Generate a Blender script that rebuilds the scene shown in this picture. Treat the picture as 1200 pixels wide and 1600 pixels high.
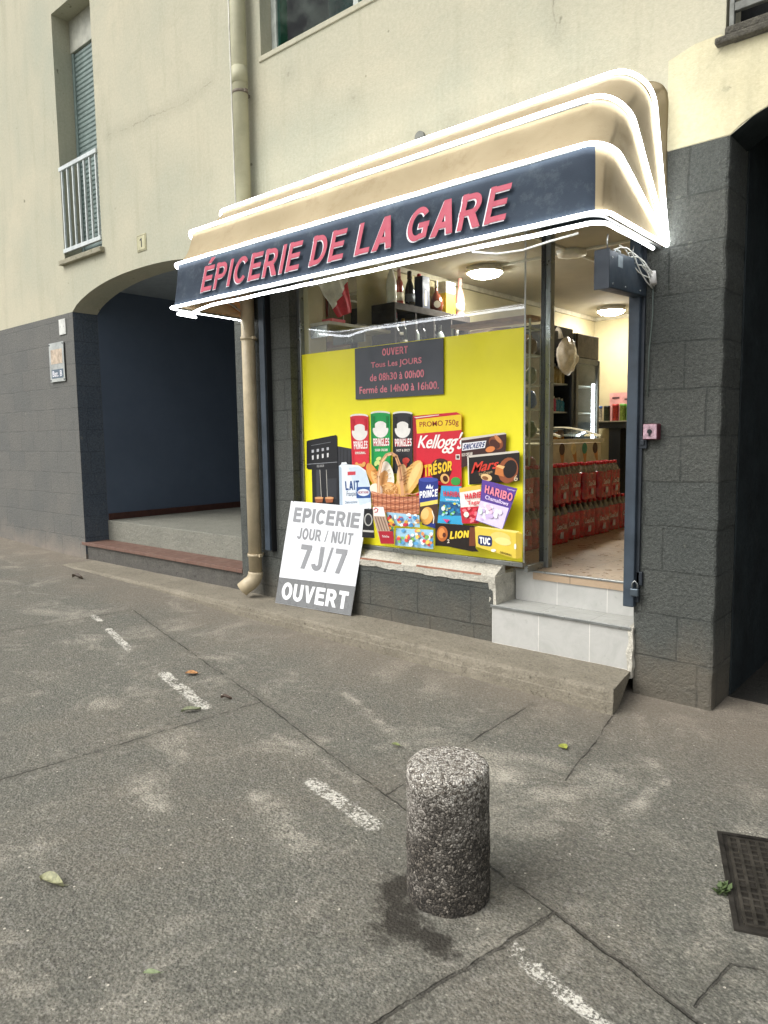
import bpy, bmesh, math, random
from mathutils import Vector, Matrix, noise
R = math.radians
random.seed(7)
for o in list(bpy.data.objects): bpy.data.objects.remove(o)
SC = bpy.context.scene
COL = SC.collection

# ------------------------------------------------------------ camera
FPX = 1136.63
CAM_H, CAM_D = 1.54, 4.1393
cam_d = bpy.data.cameras.new('camera'); cam = bpy.data.objects.new('camera', cam_d); COL.objects.link(cam)
def cam_axes(yaw=0.71690208, pitch=-0.1023554, roll=-0.01384031):
    cy, sy, cp, sp, cr, sr = math.cos(yaw), math.sin(yaw), math.cos(pitch), math.sin(pitch), math.cos(roll), math.sin(roll)
    F = Vector((-sy*cp, cy*cp, sp)); Rt = Vector((cy, sy, 0)); U = Rt.cross(F)
    return cr*Rt + sr*U, -sr*Rt + cr*U, F
AX, AY, AF = cam_axes()
cam.matrix_world = Matrix(((AX.x, AY.x, -AF.x, 0), (AX.y, AY.y, -AF.y, -CAM_D), (AX.z, AY.z, -AF.z, CAM_H), (0, 0, 0, 1)))
cam_d.sensor_fit = 'VERTICAL'; cam_d.sensor_height = 24; cam_d.lens = FPX/1600*24
cam_d.clip_start = 0.05; cam_d.clip_end = 500
SC.camera = cam
SC.render.resolution_x, SC.render.resolution_y = 768, 1024
# ------------------------------------------------------------ sky, sun, exposure
SUN_EL, SUN_AZ = 48.0, 205.0      # soft overcast light from the open street behind the camera
w = bpy.data.worlds.new('World'); SC.world = w; w.use_nodes = True
nt = w.node_tree; bg = nt.nodes['Background']
sky = nt.nodes.new('ShaderNodeTexSky'); sky.sky_type = 'NISHITA'; sky.sun_disc = False
sky.sun_elevation = R(SUN_EL); sky.sun_rotation = R(SUN_AZ); sky.dust_density = 4; sky.air_density = 1.0
hs = nt.nodes.new('ShaderNodeHueSaturation'); hs.inputs['Saturation'].default_value = 0.22
nt.links.new(sky.outputs[0], hs.inputs['Color']); nt.links.new(hs.outputs[0], bg.inputs['Color'])
bg.inputs['Strength'].default_value = 0.10
sd = bpy.data.lights.new('sun', 'SUN'); sd.energy = 0.8; sd.angle = R(45); sd.color = (1, 0.965, 0.92)
sun = bpy.data.objects.new('sun', sd); COL.objects.link(sun)
az = R(SUN_AZ); el = R(SUN_EL)
sdir = Vector((math.sin(az)*math.cos(el), math.cos(az)*math.cos(el), math.sin(el)))
sun.rotation_euler = sdir.to_track_quat('Z', 'Y').to_euler()
SC.view_settings.view_transform = 'Standard'; SC.view_settings.look = 'None'; SC.view_settings.gamma = 1
SC.view_settings.exposure = 1.15
SC.cycles.max_bounces = 8; SC.cycles.transparent_max_bounces = 16; SC.cycles.sample_clamp_indirect = 4
SC.cycles.use_denoising = True

# ------------------------------------------------------------ material helpers
def lin(c):
    return c/12.92 if c <= .04045 else ((c+.055)/1.055)**2.4
def H(h, k=1.0):
    return tuple(lin(int(h[i:i+2], 16)/255)*k for i in (0, 2, 4)) + (1,)
class Mat:
    def __init__(s, name, color=None, rough=.7, metal=0, spec=.5):
        s.m = bpy.data.materials.new(name); s.m.use_nodes = True; s.t = s.m.node_tree
        s.b = s.t.nodes['Principled BSDF']; s.out = s.t.nodes['Material Output']
        s.b.inputs['Roughness'].default_value = rough; s.b.inputs['Metallic'].default_value = metal
        s.b.inputs['Specular IOR Level'].default_value = spec
        if color: s.b.inputs['Base Color'].default_value = color
        s.geo = None
    def n(s, typ, *ins, **props):
        nd = s.t.nodes.new('ShaderNode'+typ)
        outi = props.pop('out', 0)
        for k, v in props.items():
            if k.startswith('i_'): s.put(nd.inputs[k[2:].replace('_', ' ')], v)
            else: setattr(nd, k, v)
        for i, v in enumerate(ins):
            if v is not None: s.put(nd.inputs[i], v)
        return nd.outputs[outi]
    def put(s, sock, v):
        if isinstance(v, bpy.types.NodeSocket): s.t.links.new(v, sock)
        else: sock.default_value = v
    def pos(s):
        if s.geo is None: s.geo = s.n('NewGeometry')
        return s.geo
    def opos(s): return s.n('TexCoord', out=3)
    def math(s, op, a, b=None, c=None, clamp=False): return s.n('Math', a, b, c, operation=op, use_clamp=clamp)
    def vmath(s, op, a, b=None, out=0): return s.n('VectorMath', a, b, operation=op, out=out)
    def noise(s, vec, scale, detail=4, rough=.6, out=0, dist=0): return s.n('TexNoise', i_Vector=vec, i_Scale=scale, i_Detail=detail, i_Roughness=rough, i_Distortion=dist, out=out)
    def voro(s, vec, scale, feature='F1', out=0, rnd=1.0): return s.n('TexVoronoi', i_Vector=vec, i_Scale=scale, i_Randomness=rnd, feature=feature, out=out)
    def ramp(s, f, stops):
        nd = s.t.nodes.new('ShaderNodeValToRGB'); s.put(nd.inputs[0], f); e = nd.color_ramp.elements
        while len(e) < len(stops): e.new(.5)
        for i, (p, c) in enumerate(stops):
            e[i].position = p; e[i].color = c if isinstance(c, tuple) else (c, c, c, 1)
        return nd.outputs[0]
    def mix(s, f, a, b, mode='MIX'):
        nd = s.t.nodes.new('ShaderNodeMix'); nd.data_type = 'RGBA'; nd.blend_type = mode
        s.put(nd.inputs[0], f); s.put(nd.inputs[6], a); s.put(nd.inputs[7], b); return nd.outputs[2]
    def smooth(s, v, a, b):
        return s.n('MapRange', v, a, b, 0.0, 1.0, interpolation_type='SMOOTHSTEP')
    def scale(s, vec, sc): return s.n('Mapping', i_Vector=vec, i_Scale=sc)
    def col(s, c): s.put(s.b.inputs['Base Color'], c)
    def bump(s, h, strength=.5, dist=.01):
        s.put(s.b.inputs['Normal'], s.n('Bump', i_Height=h, i_Strength=strength, i_Distance=dist))
    def rough(s, v): s.put(s.b.inputs['Roughness'], v)

_mc = {}
def plain(name, color, rough=.6, metal=0, var=.12, scale=9, bump=.0, bscale=80, spec=.4):
    if name in _mc: return _mc[name]
    M = Mat(name, color, rough, metal, spec); p = M.pos()
    nz = M.noise(p, scale, 5, .65)
    c2 = tuple(max(0, x*(1-var*2.2)) for x in color[:3])+(1,); c1 = tuple(min(1, x*(1+var)) for x in color[:3])+(1,)
    M.col(M.ramp(nz, [(.3, c2), (.62, c1)]))
    M.rough(M.n('MapRange', M.noise(p, scale*3, 4), .3, .7, max(.05, rough-.12), min(1, rough+.12)))
    if bump: M.bump(M.noise(p, bscale, 4), bump, .004)
    _mc[name] = M.m; return M.m
def emit(name, color, strength):
    M = Mat(name, (0, 0, 0, 1)); M.b.inputs['Emission Color'].default_value = color; M.b.inputs['Emission Strength'].default_value = strength
    _mc[name] = M.m; return M.m

# plaster
CRACKS = [((-7.40, 4.715), (-6.9, 4.67), .001), ((-6.9, 4.67), (-6.49, 4.665), .001), ((-6.49, 4.665), (-5.96, 4.625), .0005), ((-5.96, 4.625), (-5.56, 4.68), .0005),
          ((-1.34, 3.42), (-1.30, 3.46), .004), ((-1.30, 3.46), (-1.25, 3.50), .001), ((-4.55, 4.42), (-4.55, 4.42), .012), ((-4.2, 4.25), (-4.2, 4.25), .010),
          ((-3.85, 4.02), (-3.85, 4.02), .008), ((-2.97, 3.62), (-2.97, 3.62), .010), ((-1.24, 3.29), (-1.235, 3.295), .012), ((-1.36, 3.37), (-1.36, 3.37), .008), ((-2.2, 3.9), (-2.3, 4.6), .0003)]
def mk_plaster(name, a, b, c, blot=.5):
    M = Mat(name, None, .92, 0, .25); p = M.pos()
    big = M.noise(p, .55, 5, .62, dist=.4)
    base = M.ramp(big, [(.32, c), (.5, a), (.66, b)])
    base = M.mix(M.n('MapRange', M.noise(p, 2.6, 6, .7, dist=1), .54, .74, 0.0, .20), base, H('8f8e78'))
    st = M.noise(M.scale(p, (5, 5, .55)), 1.0, 6, .68)
    base = M.mix(M.n('MapRange', st, .52, .76, 0.0, .26), base, H('7d7d64', .9))
    # hairline cracks and old drill holes, at their places on the wall
    sx = M.t.nodes.new('ShaderNodeSeparateXYZ'); M.put(sx.inputs[0], M.vmath('ADD', p, M.vmath('MULTIPLY', M.vmath('SUBTRACT', M.noise(p, 7, 5, .75, out=1), (.5, .5, .5)), (.10, 0, .10))))
    xz = M.n('CombineXYZ', sx.outputs[0], sx.outputs[2], 0.0); dm = None
    for a_, b_, wd in CRACKS:
        ba = (b_[0]-a_[0], b_[1]-a_[1], 0); L2 = max(1e-6, ba[0]**2+ba[1]**2); pa = M.vmath('SUBTRACT', xz, (a_[0], a_[1], 0))
        hh = M.math('DIVIDE', M.vmath('DOT_PRODUCT', pa, ba, out=1), L2, clamp=True)
        sc = M.t.nodes.new('ShaderNodeVectorMath'); sc.operation = 'SCALE'; sc.inputs[0].default_value = ba; M.put(sc.inputs[3], hh)
        dd_ = M.math('SUBTRACT', M.vmath('LENGTH', M.vmath('SUBTRACT', pa, sc.outputs[0]), out=1), wd); dm = dd_ if dm is None else M.math('MINIMUM', dm, dd_)
    base = M.mix(M.math('MULTIPLY', M.smooth(dm, .006, 0.0), M.n('MapRange', M.noise(p, 4, 3), .42, .58, .0, .45)), base, H('56564a'))
    base = M.mix(M.math('MULTIPLY', M.smooth(dm, .12, 0.0), .16), base, H('6a6a5c'))
    spots = M.noise(p, 9, 2, .5)
    base = M.mix(M.n('MapRange', spots, .735, .78, 0.0, .75), base, H('5b5c4a', .8))
    fine = M.noise(p, 42, 5, .7)
    base = M.mix(.10, base, M.ramp(fine, [(.3, H('6e6c58')), (.65, H('f2ecd2'))]))
    M.col(base)
    M.bump(M.math('ADD', M.math('MULTIPLY', M.noise(p, 95, 4, .7), 1.0), M.math('MULTIPLY', M.noise(p, 7, 3), .8)), .55, .006)
    return M.m
PLASTER = mk_plaster('cream_render', H('aeac98'), H('b8b39d'), H('a2a594'))
PLASTER_NEW = mk_plaster('fresh_cream_render', H('c3bd9f'), H('c9c19f'), H('b9b499'))

# dark painted block wall
def mk_blocks(name, c1, c2, worn, w=.47, h=.2565, zoff=0.015, dirt=True, J=.7, B=1.0):
    M = Mat(name, None, .8, 0, .35); p = M.pos()
    sep = M.t.nodes.new('ShaderNodeSeparateXYZ'); M.put(sep.inputs[0], p)
    nx = M.noise(p, 3, 2, .5)
    wob = M.math('MULTIPLY', M.math('SUBTRACT', nx, .5), .035)
    u = M.math('ADD', M.math('SUBTRACT', sep.outputs[0], sep.outputs[1]), wob)
    v = M.math('ADD', M.math('ADD', sep.outputs[2], zoff), M.math('MULTIPLY', wob, .6))
    cmb = M.n('CombineXYZ', u, v, 0.0)
    bt = M.t.nodes.new('ShaderNodeTexBrick'); M.put(bt.inputs['Vector'], cmb)
    bt.inputs['Scale'].default_value = 1; bt.inputs['Mortar Size'].default_value = .006; bt.inputs['Mortar Smooth'].default_value = .3
    bt.inputs['Brick Width'].default_value = w; bt.inputs['Row Height'].default_value = h; bt.offset = .43; bt.squash = .8; bt.squash_frequency = 3
    bt.inputs['Color1'].default_value = (0, 0, 0, 1); bt.inputs['Color2'].default_value = (1, 1, 1, 1); bt.inputs['Mortar'].default_value = (.5, .5, .5, 1)
    base = M.mix(M.n('MapRange', M.noise(p, 1.6, 5, .65), .3, .7), c1, c2)
    base = M.mix(M.math('MULTIPLY', bt.outputs[0], .10), base, worn)
    spk = M.noise(p, 190, 3, .7)
    base = M.mix(M.n('MapRange', spk, .50, .72, 0.0, .5), base, H('8a8e86'))
    base = M.mix(M.n('MapRange', M.noise(p, 60, 4, .75), .40, .56, .5, 0.0), base, tuple(x*.45 for x in c1[:3])+(1,))
    if dirt:
        lo = M.math('ADD', sep.outputs[2], M.math('MULTIPLY', M.noise(p, 3.5, 4, .7), .7))
        base = M.mix(M.n('MapRange', lo, .80, .42, 0.0, .62), base, worn)
    base = M.mix(M.n('MapRange', M.noise(p, 14, 3, .6), .66, .74, 0.0, .35), base, H('8c8b80'))
    base = M.mix(M.math('MULTIPLY', bt.outputs[1], M.n('MapRange', M.noise(p, 5, 3), .35, .6, .05, .5)), base, tuple(x*.45 for x in c1[:3])+(1,))
    M.col(base)
    hgt = M.math('ADD', M.math('MULTIPLY', M.noise(p, 70, 5, .72), .9), M.math('MULTIPLY', M.math('SUBTRACT', 1.0, bt.outputs[1]), J))
    hgt = M.math('ADD', hgt, M.math('MULTIPLY', M.noise(p, 22, 4, .7), 1.2))
    M.bump(hgt, B, .014)
    return M.m
BLOCKS = mk_blocks('dark_painted_blocks', H('484c49'), H('565955'), H('70685a'))
BLOCKS_LEFT = mk_blocks('grey_painted_blocks', H('5e605e'), H('6d6c67'), H('92877a'), zoff=.12, J=.35, B=.45)
NAVY = plain('navy_wall_paint', H('505c6c'), .75, 0, .04, 1.2, .25, 60)
NAVY_BLOCK = mk_blocks('navy_painted_blocks', H('45505e'), H('505a66'), H('6d716d'), zoff=.12, J=.2, B=.35)

# ground: old exposed-aggregate concrete with joints, worn paint and stains
def mk_ground():
    M = Mat('pavement_concrete', None, .88, 0, .3); p = M.pos()
    sep = M.t.nodes.new('ShaderNodeSeparateXYZ'); M.put(sep.inputs[0], p)
    flat = M.n('CombineXYZ', sep.outputs[0], sep.outputs[1], 0.0)
    nz = M.noise(flat, 9, 4, .6, out=1)
    off = M.vmath('MULTIPLY', M.vmath('SUBTRACT', nz, (.5, .5, .5)), (.035, .035, 0))
    q = M.vmath('ADD', flat, off)
    nzf = M.noise(flat, 38, 3, .6, out=1)
    qf = M.vmath('ADD', q, M.vmath('MULTIPLY', M.vmath('SUBTRACT', nzf, (.5, .5, .5)), (.03, .03, 0)))
    def seg(a, b, vec):
        a3 = (a[0], a[1], 0); ba = (b[0]-a[0], b[1]-a[1], 0); L = ba[0]**2+ba[1]**2
        pa = M.vmath('SUBTRACT', vec, a3)
        h = M.math('DIVIDE', M.vmath('DOT_PRODUCT', pa, ba, out=1), L, clamp=True)
        sc = M.t.nodes.new('ShaderNodeVectorMath'); sc.operation = 'SCALE'; sc.inputs[0].default_value = ba; M.put(sc.inputs[3], h)
        return M.vmath('LENGTH', M.vmath('SUBTRACT', pa, sc.outputs[0]), out=1)
    def mn(L):
        r = L[0]
        for x in L[1:]: r = M.math('MINIMUM', r, x)
        return r
    fine = M.noise(flat, 60, 6, .75); med = M.noise(flat, 4.5, 6, .7); big = M.noise(flat, .7, 4, .6)
    base = M.ramp(med, [(.25, H('52524b')), (.5, H('64645b')), (.75, H('767569'))])
    base = M.mix(M.n('MapRange', big, .35, .68, 0.0, .55), base, H('79756a'))
    base = M.mix(M.n('MapRange', M.noise(flat, 1.15, 6, .68, dist=.8), .44, .66, 0.0, .5), base, H('857a6b'))
    # aggregate: two sizes of exposed stones in a darker matrix
    vc = M.voro(flat, 105, out=1); vd = M.voro(flat, 105)
    stone = M.n('SeparateColor', vc)
    agg = M.ramp(stone, [(0.0, H('2e2e2a')), (.3, H('55544d')), (.6, H('75746a')), (.85, H('979486')), (1.0, H('c2beae'))])
    base = M.mix(M.math('MULTIPLY', M.n('MapRange', vd, .55, .30), .62), base, agg)
    base = M.mix(.5, base, M.ramp(fine, [(.34, H('2d2c28')), (.52, H('6f6e66')), (.70, H('a5a295'))]))
    base = M.mix(M.math('MULTIPLY', M.n('MapRange', M.noise(flat, 24, 5, .75), .50, .68), .5), base, H('45443f'))
    base = M.mix(M.math('MULTIPLY', M.n('MapRange', M.noise(flat, 15, 6, .8), .54, .68), .45), base, H('94918a'))
    sp = M.voro(flat, 30, out=0); spk = M.n('SeparateColor', M.voro(flat, 30, out=1))
    base = M.mix(M.math('MULTIPLY', M.n('MapRange', sp, .15, .10), M.math('GREATER_THAN', spk, .90)), base, H('c3bdaf'))
    # pale scuffs
    sc1 = M.noise(flat, 1.9, 7, .78, dist=.6); grain = M.noise(flat, 90, 3, .7)
    scf = M.math('MULTIPLY', M.n('MapRange', sc1, .52, .68), M.n('MapRange', grain, .40, .56))
    base = M.mix(M.math('MULTIPLY', scf, .75), base, H('b5afa0'))
    # worn paint dashes and scraped trails
    paint = [((-5.78, -1.23), (-5.62, -1.27), .03), ((-5.35, -1.33), (-4.76, -1.50), .034), ((-4.10, -1.63), (-3.42, -1.80), .044),
             ((-2.30, -2.01), (-1.86, -2.10), .045), ((-1.085, -2.345), (-.84, -2.42), .036), ((-.84, -2.42), (-.66, -2.47), .03)]
    for a, b, wd in paint:
        d = seg(a, b, qf)
        wear = M.math('MULTIPLY', M.smooth(d, wd, wd-.012), M.n('MapRange', M.math('ADD', M.noise(flat, 62, 5, .8), M.math('MULTIPLY', M.math('SUBTRACT', M.noise(flat, 7, 3), .5), .5)), .47, .53))
        base = M.mix(M.math('MULTIPLY', wear, .92), base, H('d2cfc4'))
    for a, b, wd in [((-2.96, -1.12), (-2.25, -1.42), .05), ((-2.94, -1.77), (-2.17, -1.86), .05), ((-1.5, -.3), (-1.12, -1.0), .05), ((-1.12, -1.0), (-1.12, -1.6), .06), ((-1.9, -1.35), (-1.2, -1.5), .12), ((-2.4, -2.25), (-1.9, -2.4), .12), ((-2.9, -2.5), (-2.6, -2.6), .1)]:
        d = seg(a, b, qf)
        wear = M.math('MULTIPLY', M.smooth(d, wd, 0.0), M.n('MapRange', M.math('ADD', M.noise(flat, 85, 5, .8), M.math('MULTIPLY', M.math('SUBTRACT', M.noise(flat, 5, 4, .7), .5), .9)), .47, .60))
        base = M.mix(M.math('MULTIPLY', wear, .6), base, H('bdb7a8'))
    # dark damp stain by the bollard
    STA = [(-1.535, -2.33), (-1.42, -2.50), (-1.42, -2.50), (-1.27, -2.46), (-1.47, -2.20)]
    st = mn([seg(STA[0], STA[1], q), M.math('ADD', seg(STA[2], STA[3], q), .01), M.math('ADD', seg(STA[0], STA[4], q), .03)])
    stm = M.smooth(M.math('ADD', st, M.math('MULTIPLY', M.math('SUBTRACT', M.noise(flat, 9, 5, .7), .5), .28)), .095, .03)
    base = M.mix(M.math('MULTIPLY', stm, .85), base, H('2a2620'))
    # oily dark band right side, brownish dirt near the kerb
    kb = M.math('ADD', sep.outputs[1], M.math('MULTIPLY', med, .5))
    base = M.mix(M.n('MapRange', kb, -.85, .05, 0.0, .5), base, H('85796a'))
    # joints
    joints = [((-5.72, -.90), (-3.23, -1.53)), ((-3.23, -1.53), (-1.98, -1.88)), ((-1.98, -1.88), (-1.05, -2.11)),
              ((-3.23, -1.53), (-3.38, -2.92)), ((-3.38, -2.92), (-3.5, -4.2)), ((-5.72, -.90), (-5.85, -1.96)), ((-5.85, -1.96), (-6.0, -4)),
              ((-1.98, -1.88), (-2.02, -.56)), ((-1.45, -1.26), (-1.53, -.74)), ((-1.53, -.74), (-1.6, -.42)), ((-.545, -1.99), (-.575, -2.23)), ((-.545, -1.99), (-.3, -1.9))]
    dj = mn([seg(a, b, q) for a, b in joints])
    wide = mn([seg((-1.05, -2.11), (-1.21, -2.86), q), seg((-1.05, -2.11), (-.55, -2.28), q), seg((-.55, -2.28), (.4, -2.6), q), seg((-1.21, -2.86), (-1.45, -4.2), q)])
    jm = M.math('MAXIMUM', M.math('MULTIPLY', M.smooth(dj, .006, .0015), M.n('MapRange', M.noise(flat, 6, 3), .40, .56, .1, .9)), M.math('MULTIPLY', M.smooth(wide, .009, .003), M.n('MapRange', M.noise(flat, 11, 4, .7), .35, .55, .45, 1.0)))
    base = M.mix(M.math('MULTIPLY', M.smooth(M.math('MINIMUM', dj, wide), .06, .0), .22), base, H('45413a'))
    base = M.mix(M.math('MULTIPLY', jm, .6), base, H('26231f'))
    M.col(base)
    hgt = M.math('ADD', M.math('MULTIPLY', fine, .7), M.math('MULTIPLY', vd, -.5))
    hgt = M.math('SUBTRACT', hgt, M.math('MULTIPLY', jm, 1.6))
    hgt = M.math('ADD', hgt, M.math('MULTIPLY', med, .5))
    M.bump(hgt, 1.0, .008)
    M.rough(M.n('MapRange', med, .3, .7, .78, .95))
    return M.m
GROUND = mk_ground()

def mk_concrete(name, a, b, c, sc=1.0):
    M = Mat(name, None, .88, 0, .3); p = M.pos()
    base = M.ramp(M.noise(p, 3.5*sc, 6, .7), [(.25, a), (.5, b), (.75, c)])
    base = M.mix(.5, base, M.ramp(M.noise(p, 75, 5, .75), [(.3, tuple(x*.35 for x in b[:3])+(1,)), (.55, b), (.75, c)]))
    pit = M.noise(p, 30, 4, .7)
    base = M.mix(M.n('MapRange', pit, .60, .68, 0.0, .6), base, tuple(x*.3 for x in a[:3])+(1,))
    M.col(base)
    M.bump(M.math('ADD', M.noise(p, 80, 5, .7), M.math('MULTIPLY', M.noise(p, 17, 5, .7), 1.8)), 1.0, .012)
    return M.m
KERB = mk_concrete('kerb_concrete', H('6f695c'), H('8f8878'), H('aaa291'))
LANDING = mk_concrete('landing_concrete', H('7a7a70'), H('8b8b80'), H('9a998c'))
ROUGH = mk_concrete('rough_grey_render', H('4e4c48'), H('615f5a'), H('757169'), 2)
WHITE_OLD = mk_concrete('flaking_white_paint', H('bcb7a6'), H('cfcbbd'), H('dedacd'))

def mk_tiles(name, c1, c2, grout, sx, sy, plane='xz', rough=.35, vein=H('94958f')):
    M = Mat(name, None, rough, 0, .5); p = M.pos()
    sep = M.t.nodes.new('ShaderNodeSeparateXYZ'); M.put(sep.inputs[0], p)
    ax = {'xz': (0, 2), 'xy': (0, 1)}[plane]
    cmb = M.n('CombineXYZ', M.math('ADD', sep.outputs[ax[0]], 2.635), M.math('ADD', sep.outputs[ax[1]], -.14), 0.0)
    bt = M.t.nodes.new('ShaderNodeTexBrick'); M.put(bt.inputs['Vector'], cmb); bt.offset = 0
    bt.inputs['Scale'].default_value = 1; bt.inputs['Mortar Size'].default_value = .0028; bt.inputs['Mortar Smooth'].default_value = .1
    bt.inputs['Brick Width'].default_value = sx; bt.inputs['Row Height'].default_value = sy
    bt.inputs['Color1'].default_value = c1; bt.inputs['Color2'].default_value = c2; bt.inputs['Mortar'].default_value = grout
    n1 = M.noise(p, 5, 7, .72, dist=1.2)
    base = M.mix(M.n('MapRange', n1, .42, .72, 0.0, .5), bt.outputs[0], vein)
    M.col(base); M.bump(M.math('SUBTRACT', 1.0, bt.outputs[1]), .4, .003)
    M.rough(M.n('MapRange', M.noise(p, 14, 4), .3, .7, rough-.1, rough+.2))
    return M.m
STEP_TILE = mk_tiles('grey_marbled_tile', H('b3b3ae'), H('bbbab5'), H('d8d6cf'), .352, .60)
FLOOR_TILE = mk_tiles('beige_floor_tile', H('b09a80'), H('a48e76'), H('6f6354'), .45, .45, 'xy', .3, H('8f7c68'))
TERRA = mk_tiles('terracotta_tile', H('6e5347'), H('65493e'), H('473a33'), .2, .6, 'xy', .6, H('7c675b'))

STEEL_NAVY = plain('navy_painted_steel', H('3a444e'), .42, .1, .14, 5)
STEEL_DARK = plain('dark_painted_steel', H('2d333a'), .45, .2, .15, 5)
ALU = plain('aluminium', H('9a9d9b'), .35, .8, .1, 6)
PVC = plain('beige_pvc', H('b8aa8d'), .5, 0, .1, 5, .1, 30)
WHITE_PVC = plain('white_pvc', H('cfd0c8'), .45, 0, .06)
WHITE_MET = plain('white_painted_metal', H('bfc6c4'), .4, 0, .08, 12)
SHUTTER = plain('grey_green_shutter', H('7a8a86'), .5, 0, .1, 8)
BLACKM = plain('black_plastic', H('1c1d20'), .4, 0, .1)
WALL_IN = plain('shop_cream_paint', H('bfb592'), .8, 0, .06, 2.5, .1, 40)
CEIL_IN = plain('shop_ceiling_paint', H('b3aea0'), .85, 0, .05, 2)
DARK_VOID = plain('dark_room', H('1b1d1e'), .9)
LED = emit('led_tube_light', (.96, .98, 1, 1), 6.5)
LED_OFFWHITE = plain('cable_white', H('d8d8d0'), .5)
LAMP = emit('ceiling_lamp_glow', (1, .95, .86, 1), 68.0)
COOL = emit('cooler_strip_light', (.9, .97, 1, 1), 7.0)
WOODW = plain('dark_wenge_board', H('38322f'), .85, 0, .15, 8)
RED = plain('red_print', H('c8242e'), .45, 0, .08)

def mk_glass(name, tint=(1, 1, 1, 1), refl=1.0, dirt=.03):
    M = Mat(name); nt = M.t
    tr = nt.nodes.new('ShaderNodeBsdfTransparent'); tr.inputs[0].default_value = tint
    gl = nt.nodes.new('ShaderNodeBsdfGlossy'); gl.inputs['Roughness'].default_value = .01
    gl.inputs[0].default_value = (.95, .97, 1, 1)
    fr = nt.nodes.new('ShaderNodeFresnel'); fr.inputs[0].default_value = 1.5
    bf = nt.nodes.new('ShaderNodeNewGeometry')
    f = M.math('MULTIPLY', M.math('MULTIPLY', fr.outputs[0], refl), M.math('SUBTRACT', 1.0, bf.outputs['Backfacing']))
    mx = nt.nodes.new('ShaderNodeMixShader'); M.put(mx.inputs[0], f); nt.links.new(tr.outputs[0], mx.inputs[1]); nt.links.new(gl.outputs[0], mx.inputs[2])
    df = nt.nodes.new('ShaderNodeBsdfDiffuse'); df.inputs[0].default_value = H('b8bab0')
    mx2 = nt.nodes.new('ShaderNodeMixShader'); M.put(mx2.inputs[0], M.math('MULTIPLY', M.n('MapRange', M.noise(M.pos(), 5, 5, .7), .4, .75), dirt))
    nt.links.new(mx.outputs[0], mx2.inputs[1]); nt.links.new(df.outputs[0], mx2.inputs[2])
    nt.links.new(mx2.outputs[0], M.out.inputs[0]); return M.m
GLASS = mk_glass('window_glass', (.96, .98, .97, 1), 1.3)
MIRROR = Mat('mirror_glass', H('9a9a94'), .03, 1.0).m

def mk_fabric(name, c, c2, trans=.25, dirtc=H('8b7a5c')):
    M = Mat(name, None, .85, 0, .2); p = M.pos()
    base = M.mix(M.n('MapRange', M.noise(p, 2.2, 5, .6), .3, .7), c, c2)
    base = M.mix(M.n('MapRange', M.noise(p, 6, 7, .8), .53, .70, 0.0, .6), base, dirtc)
    M.col(base)
    M.bump(M.math('ADD', M.noise(M.scale(p, (1.6, 2, 2.2)), 1.6, 2, .5, dist=.6), M.math('MULTIPLY', M.noise(p, 160, 2), .04)), .55, .04)
    tl = M.t.nodes.new('ShaderNodeBsdfTranslucent'); M.put(tl.inputs[0], M.mix(.6, base, H('c98a4c')))
    mx = M.t.nodes.new('ShaderNodeMixShader'); mx.inputs[0].default_value = trans
    M.t.links.new(M.b.outputs[0], mx.inputs[1]); M.t.links.new(tl.outputs[0], mx.inputs[2]); M.t.links.new(mx.outputs[0], M.out.inputs[0])
    return M.m
CANVAS = mk_fabric('beige_awning_canvas', H('9c8e70'), H('a99b7d'), .22)
CANVAS_NAVY = mk_fabric('navy_awning_canvas', H('2c343f'), H('353f4a'), .04, H('545c62'))

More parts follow.
